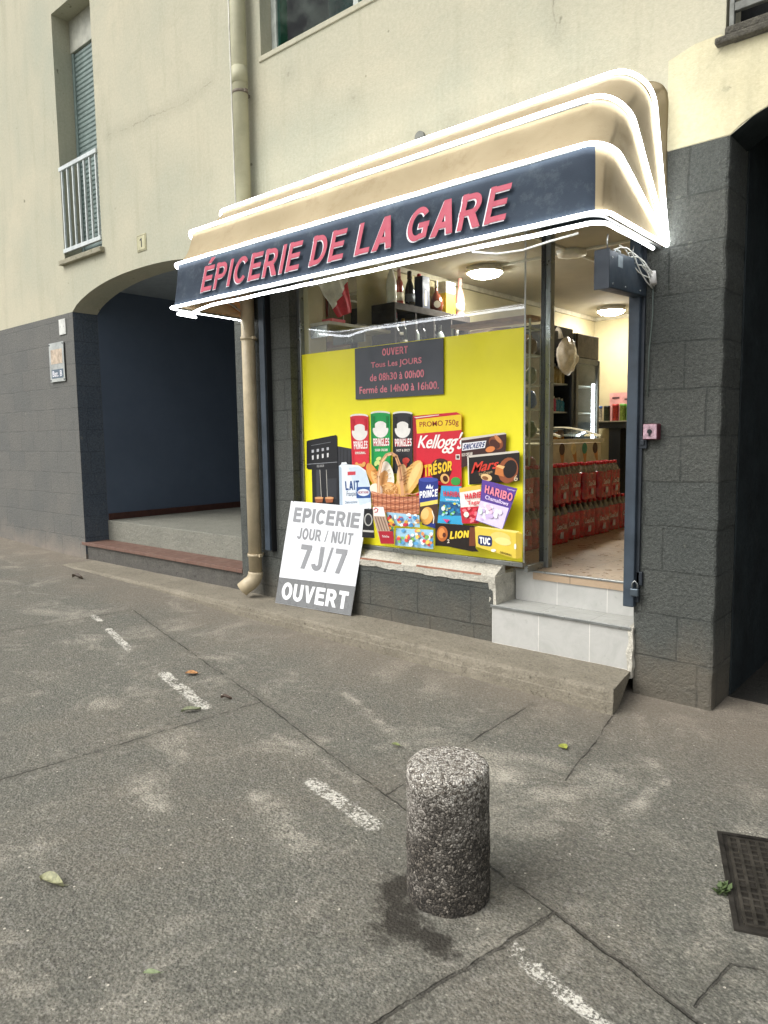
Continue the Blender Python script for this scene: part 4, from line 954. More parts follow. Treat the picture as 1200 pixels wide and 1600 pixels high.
for f in ((0, 1, 2, 3), (7, 6, 5, 4), (0, 4, 5, 1), (1, 5, 6, 2), (2, 6, 7, 3), (3, 7, 4, 0)): bb.f.append(f); bb.mi.append(0); bb.sm.append(False)
part(bb, 'board', plain('white_board_gloss', H('dfe2e6'), .3, 0, .03, 2), BR_, recalc=True)
bb = MB(); bb.quad([bd(0, .002, .0008), bd(1, .002, .0008), bd(1, .272, .0008), bd(0, .252, .0008)]); part(bb, 'grey_band', plain('grey_band_print', H('77797a'), .3, 0, .05, 3), BR_)
bb = MB()
for s_, u0, u1, t0, t1, mi, b_ in (('EPICERIE', .07, .93, .80, .945, 0, .05), ('JOUR / NUIT', .16, .88, .64, .755, 0, .03), ('7J/7', .24, .84, .36, .60, 0, .04), ('OUVERT', .07, .94, .045, .215, 1, .05)):
    add_text(bb, s_, bd(u0, t1, .0016), bd(u1, t1, .0016), bd(u1, t0, .0016), bd(u0, t0, .0016), mi, bold=b_)
part(bb, 'lettering', [plain('silver_grey_print', H('8c8e91'), .35, 0, .04), plain('white_print', H('eceef0'), .35, 0, .02)], BR_)

# ------------------------------------------------------------ drainpipe
DP = empty('drainpipe', (-5.05, -.1, .2), 'beige plastic drainpipe running down the wall beside the arched passage', 'drainpipe')
xr = -5.05
part(MB().tube([(xr, -.09, 6.9), (xr, -.09, 3.2)], .064, 20), 'pipe', plain('pipe_cream', H('a9a78c'), .6, 0, .1, 3), DP)
part(MB().tube([(xr, -.09, 3.2), (xr, -.09, .36)], .058, 20), 'pipe', PVC, DP)
el_ = [(xr, -.09, .37)]+[(xr-.075*(1-math.cos(a))*.55, -.09-.075*(1-math.cos(a)), .37-.11*math.sin(a)) for a in [R(i*12) for i in range(1, 7)]]
el_.append((xr-.075, -.185, .215))
part(MB().tube(el_, .062, 20, caps=False), 'elbow', PVC, DP).modifiers.new('s', 'SOLIDIFY').thickness = .004
for z in (2.40, .52, 4.40):
    c_ = MB(); c_.tube([(xr, -.09, z-.012), (xr, -.09, z+.012)], .066, 20); c_.box(xr+.06, xr+.085, -.105, -.075, z-.012, z+.012); c_.box(xr-.085, xr-.06, -.105, -.075, z-.012, z+.012); c_.box(xr-.012, xr+.012, -.02, 0, z-.012, z+.012)
    part(c_, 'pipe_clip', PVC if z < 3 else plain('rusty_clip', H('6f665a'), .7), DP)
part(MB().tube([(xr, -.09, 4.47), (xr, -.09, 4.60)], .067, 20), 'collar', plain('pipe_cream', H('a9a78c')), DP)
CB = tag(MB().tube([(-5.262, -.012, 6.9), (-5.266, -.012, 5.0), (-5.262, -.012, 4.0), (-5.258, -.012, 3.1)], .006, 6).build('cable', LED_OFFWHITE), 'thin white cable running down the cream wall beside the drainpipe', 'cable')

# ------------------------------------------------------------ projecting box, wiring, key switch
BX = empty('projecting_box', (-1.66, -.25, 2.38), 'dark steel box hanging beside the door under the right end of the awning', 'sign box')
b_ = MB(); b_.prism([(-.505, 2.285), (-.008, 2.305), (-.008, 2.492), (-.505, 2.475)], 'x', -1.70, -1.625); part(b_, 'casing', STEEL_NAVY, BX, bevel=.006)
b_ = MB(); b_.box(-1.704, -1.621, -.512, -.506, 2.280, 2.480); part(b_, 'end_cap', STEEL_DARK, BX, bevel=.002)
b_ = MB(); b_.box(-1.6245, -1.6235, -.40, -.34, 2.405, 2.465); part(b_, 'rating_label', plain('grey_sticker', H('8b979e'), .5), BX)
for y in (-.45, -.12): part(MB().tube([(-1.66, y, 2.478), (-1.66, y-.01, 2.53), (-1.65, y-.02, 2.56)], .004, 6), 'hanger', ALU, BX)
for y, z in ((-.46, 2.31), (-.30, 2.315), (-.10, 2.325), (-.47, 2.44), (-.18, 2.46)): part(MB().tube([(-1.628, y, z), (-1.621, y, z)], .005, 8), 'screw', ALU, BX)
part(MB().tube([(-1.66, -.37, 2.483), (-1.66, -.36, 2.505), (-1.66, -.30, 2.505), (-1.66, -.29, 2.487)], .006, 6), 'handle', WHITE_MET, BX)
WB = empty('cable_bundle', (-1.6, -.05, 2.4), 'loose bundle of white cables beside the hanging box at the pillar', 'cables')
w_ = MB()
for i in range(7):
    y0 = -.35+.05*i; P = []
    for k_ in range(9):
        t = k_/8; P.append((-1.66+.08*t+.012*math.sin(6*t+i), y0*(1-t)-.03, 2.50-.13*t*t+.03*math.sin(5*t+i*1.7)))
    w_.tube(P, .0035, 5)
part(w_, 'cable', LED_OFFWHITE, WB)
w_ = MB(); w_.tube([(-1.585, -.035, 2.43), (-1.575, -.04, 2.36)], .02, 8); part(w_, 'tape_knot', plain('white_tape', H('c9c6c2'), .6), WB)
part(MB().tube([(-1.585, -.02, 2.38), (-1.583, -.02, 2.2), (-1.60, -.015, 2.0), (-1.605, -.012, 1.75)], .0035, 5), 'cable', plain('grey_cable', H('5c6660'), .6), WB)
KS = empty('key_switch', (-1.57, 0, 1.5), 'small square key switch with red paint on the dark pillar', 'key switch')
k_ = MB(); k_.box(-1.612, -1.528, -.052, -.001, 1.506, 1.595); part(k_, 'housing', plain('red_sprayed_housing', H('5a2430'), .5, 0, .3, 40), KS, bevel=.004)
k_ = MB(); k_.box(-1.608, -1.532, -.057, -.0525, 1.510, 1.591); part(k_, 'face_plate', plain('pinkish_plate', H('b99aa4'), .35, .2, .25, 45), KS, bevel=.002)
k_ = MB(); k_.tube([(-1.570, -.0575, 1.552), (-1.570, -.064, 1.552)], .013, 14); k_.box(-1.574, -1.566, -.066, -.0575, 1.528, 1.556); part(k_, 'keyhole', BLACKM, KS)
tag(MB().tube([(-3.225, .01, 3.585), (-3.225, -.02, 3.585)], .04, 14).build('vent_pipe', plain('dull_pipe', H('6d6f68'), .6)), 'short grey vent pipe stub sticking out of the wall above the awning', 'vent pipe')
NP = empty('number_plate', (-6.8, 0, 3.53), 'small cream house number plate on the wall above the arched passage', 'number plate')
n_ = MB(); n_.box(-6.885, -6.715, -.008, -.001, 3.443, 3.608); part(n_, 'plate', plain('cream_enamel', H('bdb995'), .5), NP, bevel=.004)
n_ = MB(); n_.box(-6.878, -6.722, -.0095, -.0085, 3.45, 3.601); part(n_, 'border', plain('darker_rim', H('8c896d'), .5), NP)
n_ = MB(); n_.box(-6.868, -6.732, -.0110, -.0098, 3.46, 3.591); part(n_, 'field', plain('cream_enamel', H('bdb995')), NP)
n_ = MB(); add_text(n_, '1', (-6.822, -.0118, 3.570), (-6.783, -.0118, 3.570), (-6.783, -.0118, 3.482), (-6.822, -.0118, 3.482), bold=.0); part(n_, 'numeral', BLACKM, NP)
AP = empty('small_plate', (-8.59, 0, 2.9), 'small white blank plate on the dark wall left of the arch', 'plate')
n_ = MB(); n_.box(-8.672, -8.508, -.012, -.001, 2.797, 2.977); part(n_, 'plate', plain('white_enamel', H('c9cac4'), .4), AP, bevel=.004)
for x in (-8.63, -8.55): part(MB().tube([(x, -.012, 2.89), (x, -.015, 2.89)], .006, 8), 'screw', ALU, AP)
IP = empty('building_plaque', (-8.75, 0, 2.5), 'clear plaque lettered with the block name on the wall left of the arch', 'plaque')
n_ = MB(); n_.box(-8.945, -8.568, -.022, -.016, 2.258, 2.720); part(n_, 'clear_sheet', plain('frosted_acrylic', H('a3a7a3'), .15, 0, .15, 5), IP, bevel=.002)
n_ = MB(); n_.box(-8.90, -8.60, -.0235, -.0225, 2.30, 2.405); part(n_, 'name_strip', plain('slate_strip', H('596875'), .4), IP)
n_ = MB(); n_.box(-8.90, -8.61, -.0235, -.0225, 2.47, 2.64); part(n_, 'notice_paper', plain('faded_paper', H('b7a793'), .6, 0, .2, 14), IP)
n_ = MB(); add_text(n_, 'Bat. B', (-8.875, -.0245, 2.387), (-8.63, -.0245, 2.387), (-8.63, -.0245, 2.318), (-8.875, -.0245, 2.318), bold=.03); part(n_, 'lettering', OUTW, IP)
for sx in (-8.925, -8.588):
    for sz in (2.28, 2.70): part(MB().tube([(sx, 0, sz), (sx, -.026, sz)], .010, 10), 'fixing_stud', STEEL_DARK, IP)

# ------------------------------------------------------------ bollard
def mk_pebble():
    M = Mat('pebble_dash', None, .8, 0, .4); p = M.pos()
    sep = M.t.nodes.new('ShaderNodeSeparateXYZ'); M.put(sep.inputs[0], p)
    pw = M.vmath('ADD', p, M.vmath('MULTIPLY', M.noise(p, 30, 2, out=1), (.02, .02, .02)))
    vd = M.voro(pw, 118); vc = M.n('SeparateColor', M.voro(pw, 118, out=1))
    ed = M.voro(pw, 118, 'DISTANCE_TO_EDGE')
    stone = M.ramp(vc, [(0, H('6b6258')), (.22, H('a0998d')), (.5, H('cdc7bb')), (1, H('efeae0'))])
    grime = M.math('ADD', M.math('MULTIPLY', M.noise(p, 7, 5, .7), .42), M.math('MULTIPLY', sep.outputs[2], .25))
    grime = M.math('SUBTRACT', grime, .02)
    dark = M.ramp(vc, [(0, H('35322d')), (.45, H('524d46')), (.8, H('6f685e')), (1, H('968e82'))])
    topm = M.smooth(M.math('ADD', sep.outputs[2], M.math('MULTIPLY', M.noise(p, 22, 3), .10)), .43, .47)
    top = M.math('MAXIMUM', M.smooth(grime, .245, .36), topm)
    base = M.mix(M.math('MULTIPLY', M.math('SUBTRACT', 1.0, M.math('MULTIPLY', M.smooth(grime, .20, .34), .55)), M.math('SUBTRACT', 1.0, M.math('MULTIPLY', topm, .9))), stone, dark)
    base = M.mix(M.smooth(ed, .07, .01), base, H('2c2925'))
    M.col(base); M.bump(M.math('ADD', M.math('MULTIPLY', M.smooth(ed, 0, .25), 1.0), M.noise(p, 260, 2)), .9, .006)
    return M.m
def bollard():
    v = []; f = []; n = 220; cx, cy, r, ht_ = -1.385, -2.243, .142, .458
    prof = [(r*1.01, -.06)]+[(r*(1.0-.02*i/80), -.06+(ht_-.025+.06)*i/80) for i in range(1, 81)]
    prof += [(r*.98-.03*(1-math.cos(R(a))), ht_-.025+.028*math.sin(R(a))) for a in (15, 30, 45, 60, 75, 90)]
    prof += [((r*.98-.03)*(1-i/26), ht_+.003+.004*math.sin(i/26*1.57)) for i in range(1, 26)]
    for (rr, z) in prof:
        for k in range(n):
            a = 2*math.pi*k/n; p = Vector((math.cos(a)*rr, math.sin(a)*rr, z))
            d, _ = noise.voronoi(p*110); h_ = .0035*(1-min(1, d[0]*1.5))-.002+.003*noise.noise(p*14)
            nrm = Vector((math.cos(a), math.sin(a), 0)) if z < ht_-.02 else Vector((math.cos(a)*.3, math.sin(a)*.3, 1)).normalized()
            p = p+nrm*h_; v.append((cx+p.x, cy+p.y, p.z))
    m = len(prof)
    for i in range(m-1):
        for k in range(n): a = i*n+k; b = i*n+(k+1) % n; f.append((a, b, b+n, a+n))
    f.append(tuple((m-1)*n+k for k in range(n)))
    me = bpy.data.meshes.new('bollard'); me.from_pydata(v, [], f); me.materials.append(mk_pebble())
    o = bpy.data.objects.new('bollard', me); COL.objects.link(o)
    tag(o, 'short round pebble-dash concrete bollard standing on the pavement in the foreground', 'bollard')
bollard()

# ------------------------------------------------------------ drain cover
DC = empty('drain_cover', (-.5, -1.5, 0), 'square dark iron drain cover with a grid of pits set into the pavement', 'drain cover')
c0 = Vector((-.778, -1.293, 0)); e1 = Vector((.360, -.933, 0)).normalized(); e2 = Vector((.933, .360, 0)).normalized(); S1, S2 = .565, .62
def dcp(a, b, z): q = c0+e1*a+e2*b; return (q.x, q.y, gz(q.x)*.0+z)
IRON = plain('rusty_cast_iron', H('3b3833'), .6, .5, .25, 14, .4, 60)
def dbox(m_, a0, a1, b0, b1, z0, z1):
    n = len(m_.v); m_.v += [dcp(a0, b0, z0), dcp(a1, b0, z0), dcp(a1, b1, z0), dcp(a0, b1, z0), dcp(a0, b0, z1), dcp(a1, b0, z1), dcp(a1, b1, z1), dcp(a0, b1, z1)]
    for f in ((0, 3, 2, 1), (4, 5, 6, 7), (0, 1, 5, 4), (1, 2, 6, 5), (2, 3, 7, 6), (3, 0, 4, 7)): m_.f.append(tuple(n+i for i in f)); m_.mi.append(0); m_.sm.append(False)
g0 = -.006
d_ = MB(); dbox(d_, 0, S1, 0, S2, g0-.02, g0+.006); part(d_, 'cover_plate', IRON, DC, recalc=True)
d_ = MB()
for (a0, a1, b0, b1) in ((-.016, 0, -.016, S2+.016), (S1, S1+.016, -.016, S2+.016), (0, S1, -.016, 0), (0, S1, S2, S2+.016)): dbox(d_, a0, a1, b0, b1, g0-.02, g0+.012)
part(d_, 'cover_frame', IRON, DC, recalc=True)
d_ = MB()
for i in range(16): a = .02+i*(S1-.04)/15; dbox(d_, a-.0045, a+.0045, .02, S2-.02, g0+.006, g0+.0125)
for i in range(19): b = .02+i*(S2-.04)/18; dbox(d_, .02, S1-.02, b-.0055, b+.0055, g0+.0055, g0+.0135)
part(d_, 'raised_grid', plain('worn_iron', H('4c4841'), .5, .5, .25, 14, .4, 60), DC, recalc=True)
# weed by the cover
def weed():
    m_ = MB(); rr = random.Random(2)
    for i in range(46):
        a = rr.random()*6.28; l = .012+.022*rr.random(); b = Vector((-.668+rr.uniform(-.02, .02), -1.66+rr.uniform(-.03, .03), .0)); d = Vector((math.cos(a), math.sin(a), .5+rr.random())).normalized()
        s_ = d.cross(Vector((0, 0, 1))).normalized()*l*.28
        m_.quad([b, b+d*l*.5+s_, b+d*l, b+d*l*.5-s_])
    tag(m_.build('weed', plain('weed_green', H('4a5a35'), .7)), 'tiny green weed growing at the left edge of the iron drain cover', 'weed')
weed()
# fallen leaves
def leaf(x, y, L, rot, colr, label, curl=.25, W=.42):
    n = 10; v = []; f = []
    for i in range(n+1):
        t = i/n; w_ = W*L*math.sin(math.pi*min(1, t*1.02))**.8*(1-.35*t)+.0008
        for s_ in (-1, -.5, 0, .5, 1):
            v.append(((t-.5)*L, s_*w_*.5, .004+abs(s_)**1.5*curl*L*.35+L*.18*curl*math.sin(t*5)+.002))
    for i in range(n):
        for k in range(4): a = i*5+k; f.append((a, a+5, a+6, a+1))
    v2 = len(v); v += [(.5*L, .0008, .004), (.72*L, .001, .008), (.72*L, -.001, .008), (.5*L, -.0008, .004)]; f.append((v2, v2+1, v2+2, v2+3))
    me = bpy.data.meshes.new('leaf'); me.from_pydata(v, [], f); me.materials.append(plain('leaf_'+colr, H(colr), .6, 0, .2, 60))
    for p in me.polygons: p.use_smooth = True
    o = bpy.data.objects.new('fallen_leaf', me); COL.objects.link(o); o.location = (x, y, gz(x)+.004); o.rotation_euler = (R(6), R(-5), R(rot))
    tag(o, label, 'leaf', 'fallen leaves on the pavement')
leaf(-2.44, -3.115, .105, 20, '9c9c7a', 'large pale green curled leaf on the pavement at the lower left', .5, .5)
leaf(-3.94, -1.525, .085, 35, 'a8794a', 'orange brown leaf between the worn paint dash and the kerb', .3, .7)
leaf(-3.41, -1.89, .11, 60, '8a8f72', 'pale green leaf just below the second paint dash', .35)
leaf(-3.41, -1.65, .07, 30, '54453a', 'dark brown shrivelled leaf beside the pavement joint crossing', .6)
leaf(-1.61, -.97, .062, -30, '8e9440', 'yellow green leaf lying between the bollard and the kerb end', .2, .85)
leaf(-2.25, -1.49, .05, 10, '6d7548', 'small green leaf behind the bollard on its left', .3, .6)
leaf(-1.80, -3.12, .05, 40, '7e8a66', 'tiny green leaf near the bottom edge of the pavement', .3)
leaf(-7.3, -.62, .15, 15, '4a3f33', 'dark curled leaf at the foot of the kerb below the passage', .6)
# ------------------------------------------------------------ inside the shop
def obj_at(me_mb, name, mats, loc, root=None):
    o = me_mb.build(name, mats); o.location = loc
    if root: o.parent = root
    return o
for (x, y, lab) in ((-3.95, 1.908, 'round white ceiling lamp, lit, above the bottles near the window'), (-4.0, 4.89, 'round ceiling lamp, lit, at the far end of the shop')):
    t = empty('ceiling_lamp', (x, y, 3.139), lab, 'ceiling lamp', 'round lamps on the shop ceiling')
    part(MB().lathe([(.175, -.05, 0), (.175, 0, 0)], (x, y, 3.139), 28), 'lamp_base', plain('lamp_white', H('d9d6cc'), .4), t)
    part(MB().lathe([(.02, -.098, 0), (.08, -.094, 0), (.13, -.08, 0), (.165, -.051, 0)], (x, y, 3.139), 28), 'lamp_shade', LAMP, t)
JB = empty('junction_box', (-3.05, 1.908, 3.139), 'flat white junction box with cable trunking branching across the shop ceiling', 'junction box')
part(MB().lathe([(.08, -.045, 0), (.13, -.04, 0), (.14, 0, 0)], (-3.05, 1.908, 3.139), 8), 'box', WHITE_PVC, JB)
tk = MB(); tk.box(-3.78, -3.19, 1.895, 1.92, 3.12, 3.139); tk.box(-2.91, -1.62, 1.895, 1.92, 3.12, 3.139); tk.box(-3.062, -3.038, .4, 1.77, 3.12, 3.139); tk.box(-3.062, -3.038, 2.05, 5.5, 3.12, 3.139); part(tk, 'trunking', WHITE_PVC, JB)
tag(MB().box(-4.527, -4.52, .33, .72, 2.2, 3.08).build('wall_mirror', MIRROR), 'narrow mirror on the shop wall at the left edge of the window', 'mirror')
# shelf with flag
SH = empty('wall_shelf', (-4.4, .4, 2.45), 'pale wall shelf inside the window under the flag', 'shelf')
s_ = MB(); s_.box(-4.525, -4.30, .145, 1.14, 2.465, 2.492); part(s_, 'shelf_board', plain('pale_shelf', H('b8b3a4'), .5), SH, bevel=.003)
for y in (.15, .6): part(MB().box(-4.525, -4.33, y, y+.02, 2.37, 2.464), 'bracket', ALU, SH)
def flag():
    rt = empty('tricolour_flag', (-4.4, .4, 2.5), 'blue white and red flag hanging inside the shop window', 'flag')
    v = []; f = []; mi = []; nu, nv = 48, 24
    # four sides of the hanging cloth on the plane just behind the glass (y, z): it drops from upper left to lower right
    top = [(-4.520, .145, 2.88), (-4.5, .251, 2.955), (-4.46, .403, 3.016), (-4.42, .486, 3.012), (-4.4, .491, 2.813), (-4.38, .497, 2.608)]
    low = [(-4.515, .14, 2.785), (-4.51, .165, 2.792), (-4.48, .205, 2.80), (-4.45, .255, 2.709), (-4.42, .297, 2.621), (-4.38, .347, 2.549)]
    def cat(P, t):
        t *= len(P)-1; i = min(int(t), len(P)-2); u = t-i
        p0, p1, p2, p3 = (Vector(P[max(0, min(len(P)-1, k))]) for k in (i-1, i, i+1, i+2))
        return .5*((2*p1)+(-p0+p2)*u+(2*p0-5*p1+4*p2-p3)*u*u+(-p0+3*p1-3*p2+p3)*u**3)
    for i in range(nu+1):
        t = i/nu; a, b = cat(top, t), cat(low, t)
        for j in range(nv+1):
            q_ = a.lerp(b, j/nv)
            v.append((q_.x+.010*math.sin(t*15+j*.12)+.008*math.sin(j*.5+t*4), max(.122, q_.y), q_.z))
    for i in range(nu):
        for j in range(nv):
            a = i*(nv+1)+j; f.append((a, a+1, a+nv+2, a+nv+1)); mi.append(0 if i+.4*j < nu*.24 else (1 if i-.15*j < nu*.74 else 2))
    me = bpy.data.meshes.new('cloth'); me.from_pydata(v, [], f)
    for m in (plain('flag_blue', H('3a58b4'), .7), plain('flag_white', H('f2eee0'), .7), plain('flag_red', H('d8404f'), .7)): me.materials.append(m)
    me.polygons.foreach_set('material_index', mi)
    for p in me.polygons: p.use_smooth = True
    o = bpy.data.objects.new('cloth', me); COL.objects.link(o); o.parent = rt; o.location = -rt.location
    sm = o.modifiers.new('s', 'SOLIDIFY'); sm.thickness = .0015
    part(MB().tube([(-4.43, .45, 2.494), (-4.44, .46, 3.05)], .005, 6), 'flag_pole', WHITE_PVC, rt)
flag()
bx = MB(); bx.box(-4.48, -4.36, .24, .40, 2.4925, 2.53); tag(bx.build('red_box', plain('coral_card', H('d85a62'), .6), bevel=.002), 'flat coral red box lying on the shelf at the foot of the flag', 'box')
for i, (y, w1, h1, lab) in enumerate(((.66, .13, .04, 'crumpled clear packet on the pale shelf, nearer the flag'), (.88, .20, .06, 'long clear plastic packet on the pale shelf, nearer the rack'))):
    bm = bmesh.new(); bmesh.ops.create_icosphere(bm, subdivisions=3, radius=1)
    for v in bm.verts:
        v.co = Vector((v.co.x*.07, v.co.y*w1*.6, v.co.z*h1*.55)); v.co += noise.noise_vector(v.co*40+Vector((i*5, 0, 0)))*.010
        v.co.z = max(v.co.z, -h1*.35)
    me = bpy.data.meshes.new('packet'); bm.to_mesh(me); bm.free(); me.materials.append(plain('clear_wrap', H('bdb9a8'), .2, 0, .25, 40))
    for p in me.polygons: p.use_smooth = False
    o = bpy.data.objects.new('plastic_packet', me); COL.objects.link(o); o.location = (-4.42, y, 2.4925+h1*.35+.002); tag(o, lab, 'packet', 'packets on the pale shelf')
# bottle rack
RK = empty('bottle_rack', (-4.4, 1.5, 1.9), 'dark brown wooden bottle rack with open compartments on the shop wall', 'rack')
r_ = MB(); r_.box(-4.528, -4.25, .92, 2.10, 2.675, 2.735); part(r_, 'top_board', WOODW, RK, bevel=.002)
r_ = MB(); r_.box(-4.528, -4.252, .92, .945, 1.9, 2.674); part(r_, 'side_panel', WOODW, RK)
r_ = MB(); r_.box(-4.528, -4.252, 2.075, 2.10, 1.9, 2.674); part(r_, 'side_panel', WOODW, RK)
r_ = MB(); r_.box(-4.528, -4.51, .946, 2.074, 1.9, 2.674); part(r_, 'back_panel', WOODW, RK)
for y in (1.23, 1.51, 1.79): part(MB().box(-4.509, -4.256, y-.01, y+.01, 1.9, 2.674), 'divider', WOODW, RK)
r_ = MB(); r_.box(-4.509, -4.254, .946, 2.074, 2.30, 2.32); part(r_, 'rack_shelf', WOODW, RK)
def glassm(name, h): return plain(name, H(h), .12, 0, .05, 30, spec=.7)
WH = glassm('white_bottle_glaze', 'efeee6'); PK = glassm('pink_bottle', 'cf9a92'); ROSE = glassm('rose_bottle_glass', '9a4a42'); BLK = glassm('black_bottle_glass', '17191d'); GRN = glassm('green_bottle_glass', '1c2f22'); AMB = glassm('amber_glass', '6d3a2c'); LBL = plain('cream_label', H('d6cfba'), .6); CAPR = plain('red_capsule', H('b3303c'), .4); GOLD = plain('gold_foil', H('a8853f'), .35, .6); CAPB = plain('black_capsule', H('202226'), .4); CLR = glassm('pale_spirit_glass', 'a9b3ae')
def bottle(loc, kind, h, label, group='bottles on the dark rack', body=None, cap=None, lblm=None):
    x, y, z = loc; t = empty('bottle', loc, label, 'bottle', group); k = h/.32
    P = {'champagne': [(.040, 0), (.046, .01), (.047, .12), (.045, .16), (.034, .20), (.020, .24), (.016, .27), (.016, .32)],
         'wine': [(.034, 0), (.038, .008), (.038, .18), (.034, .205), (.018, .232), (.0145, .25), (.0145, .32)],
         'round': [(.040, 0), (.060, .015), (.070, .06), (.066, .10), (.045, .14), (.018, .165), (.015, .19), (.015, .26)],
         'spirit': [(.036, 0), (.040, .006), (.040, .20), (.030, .225), (.016, .245), (.015, .30)]}[kind]
    P = [(r, zz*k*(.32/P[-1][1])) for r, zz in P]; top = P[-1][1]; cut = top*.80
    lo = [(r, zz, 0) for r, zz in P]
    b = part(MB().lathe(lo, loc, 18), 'glass_body', body, t)
    r1 = P[-2][0] if kind != 'champagne' else .019
    part(MB().lathe([(r1+.004, cut, 0), (r1+.002, top*.93, 0), (r1+.003, top+.002, 0), (r1*.7, top+.008, 0)], loc, 14), 'cap', cap, t)
    if lblm:
        rr = max(P, key=lambda q: q[0])[0]+.0012
        if kind == 'round': part(MB().tube([(x+rr*.70, y-rr*.70, z+.065), (x+rr*.74, y-rr*.74, z+.065)], .034, 16), 'paper_label', lblm, t)
        else: part(MB().lathe([(rr, h*.14, 0), (rr, h*.36, 0)], loc, 18), 'paper_label', lblm, t)
    return t
TZ = 2.736; bxx = -4.34
bottle((bxx, .985, TZ), 'champagne', .385, 'tall glossy white bottle at the window end of the rack top', body=WH, cap=WH)
bottle((bxx-.03, 1.13, TZ), 'wine', .33, 'slim rosé bottle behind the tall white bottle on the rack', body=ROSE, cap=PK, lblm=LBL)
bottle((bxx, 1.245, TZ), 'champagne', .32, 'black bottle between the rosé bottle and the dark gift box', body=BLK, cap=CAPB, lblm=plain('grey_label', H('6e7680'), .5))
gb = empty('gift_box', (bxx, 1.43, TZ), 'dark blue gift box with a pale bottle pictured on it', 'gift box')
g_ = MB(); g_.box(bxx-.05, bxx+.05, 1.375, 1.485, TZ, TZ+.30); part(g_, 'carton', plain('navy_carton', H('27304a'), .5), gb, bevel=.002)
g_ = MB(); g_.prism([(1.405, TZ+.03), (1.44, TZ+.03), (1.44, TZ+.13), (1.43, TZ+.17), (1.415, TZ+.17), (1.405, TZ+.13)], 'x', bxx+.0505, bxx+.0515); part(g_, 'bottle_print', LBL, gb, recalc=True)
g_ = MB(); g_.lathe([(.02, 0, 0), (.022, .02, 0), (.012, .03, 0)], (bxx-.01, 1.40, TZ+.30), 12); part(g_, 'red_seal', CAPR, gb)
bottle((bxx+.01, 1.64, TZ), 'round', .29, 'round amber brandy bottle with a cream oval label', body=AMB, cap=LBL, lblm=LBL)
gb = empty('gift_box', (bxx, 1.83, TZ), 'white and yellow gift box between amber and pink bottles', 'gift box')
g_ = MB(); g_.box(bxx-.055, bxx+.045, 1.755, 1.905, TZ+.20, TZ+.31); part(g_, 'carton_top', plain('white_carton', H('cfcfc4'), .5), gb)
g_ = MB(); g_.box(bxx-.055, bxx+.045, 1.755, 1.905, TZ, TZ+.1995); part(g_, 'carton', plain('yellow_carton', H('d9c33a'), .5), gb)
bottle((bxx-.04, 1.955, TZ), 'wine', .33, 'dark red bottle squeezed between yellow box and pink bottle', body=ROSE, cap=PK, lblm=LBL)
bottle((bxx, 2.05, TZ), 'champagne', .375, 'tall pink bottle at the far end of the rack top', body=PK, cap=PK, lblm=LBL)
# bottles in the rack
rr = random.Random(5)
kinds = [(BLK, CAPB, 'black'), (GRN, CAPR, 'green with red cap'), (CLR, ALU, 'pale'), (GRN, GOLD, 'green with gold cap'), (BLK, WHITE_PVC, 'black with white cap')]
for c_i, (ya, yb, cn) in enumerate(((.97, 1.20, 'first'), (1.26, 1.48, 'second'), (1.54, 1.76, 'third'), (1.82, 2.05, 'fourth'))):
    for j in range(2):
        y = ya+.055+j*.105; k0 = kinds[(c_i*2+j*3) % 5]
        bottle((bxx+.01, y, 2.3205), ('wine', 'spirit')[j], .27+.03*rr.random(), f'{k0[2]} bottle in the {cn} rack compartment from the flag, {"nearer" if j == 0 else "farther"} one', body=k0[0], cap=k0[1], lblm=LBL if j else None, group='bottles inside the rack compartments')
# bottle in front of the rack on the shelf
bottle((-4.36, 1.06, 2.4925-.14), 'wine', .31, 'green bottle with bright red capsule in front of the rack', body=GRN, cap=CAPR, lblm=plain('orange_label', H('c4684a'), .5))
bottle((-4.34, .965, 2.4925), 'wine', .24, 'small clear bottle on the pale shelf just before the rack', body=CLR, cap=CAPB)
# dark leafy clutter on the counter behind the glass
CT = empty('display_counter', (-4.0, .8, .62), 'dark counter inside the shop behind the poster', 'counter')
c_ = MB(); c_.box(-4.528, -3.7, .5, 2.0, .62, 1.55); part(c_, 'counter_body', plain('counter_panel', H('5a544c'), .6), CT, bevel=.005)
cb = empty('cardboard_box', (-4.2, 2.5, 2.4), 'brown cardboard carton on top of the fridge beyond the bottle rack', 'cardboard box')
c_ = MB(); c_.box(-4.5, -3.98, 2.32, 2.86, 2.40, 2.60); part(c_, 'carton', plain('brown_card', H('9a8466'), .8), cb)
c_ = MB(); c_.prism([(2.32, 2.60), (2.86, 2.60), (2.80, 2.70), (2.50, 2.665)], 'x', -4.49, -4.2); part(c_, 'open_flap', plain('dark_card', H('4a3d33'), .8), cb, recalc=True)
fz = empty('chest_cooler', (-4.2, 2.55, .62), 'tall grey cabinet under the brown carton', 'cabinet')
c_ = MB(); c_.box(-4.528, -3.95, 2.2, 2.98, .62, 2.395); part(c_, 'cabinet_body', plain('grey_cabinet', H('8c8a82'), .5), fz, bevel=.004)
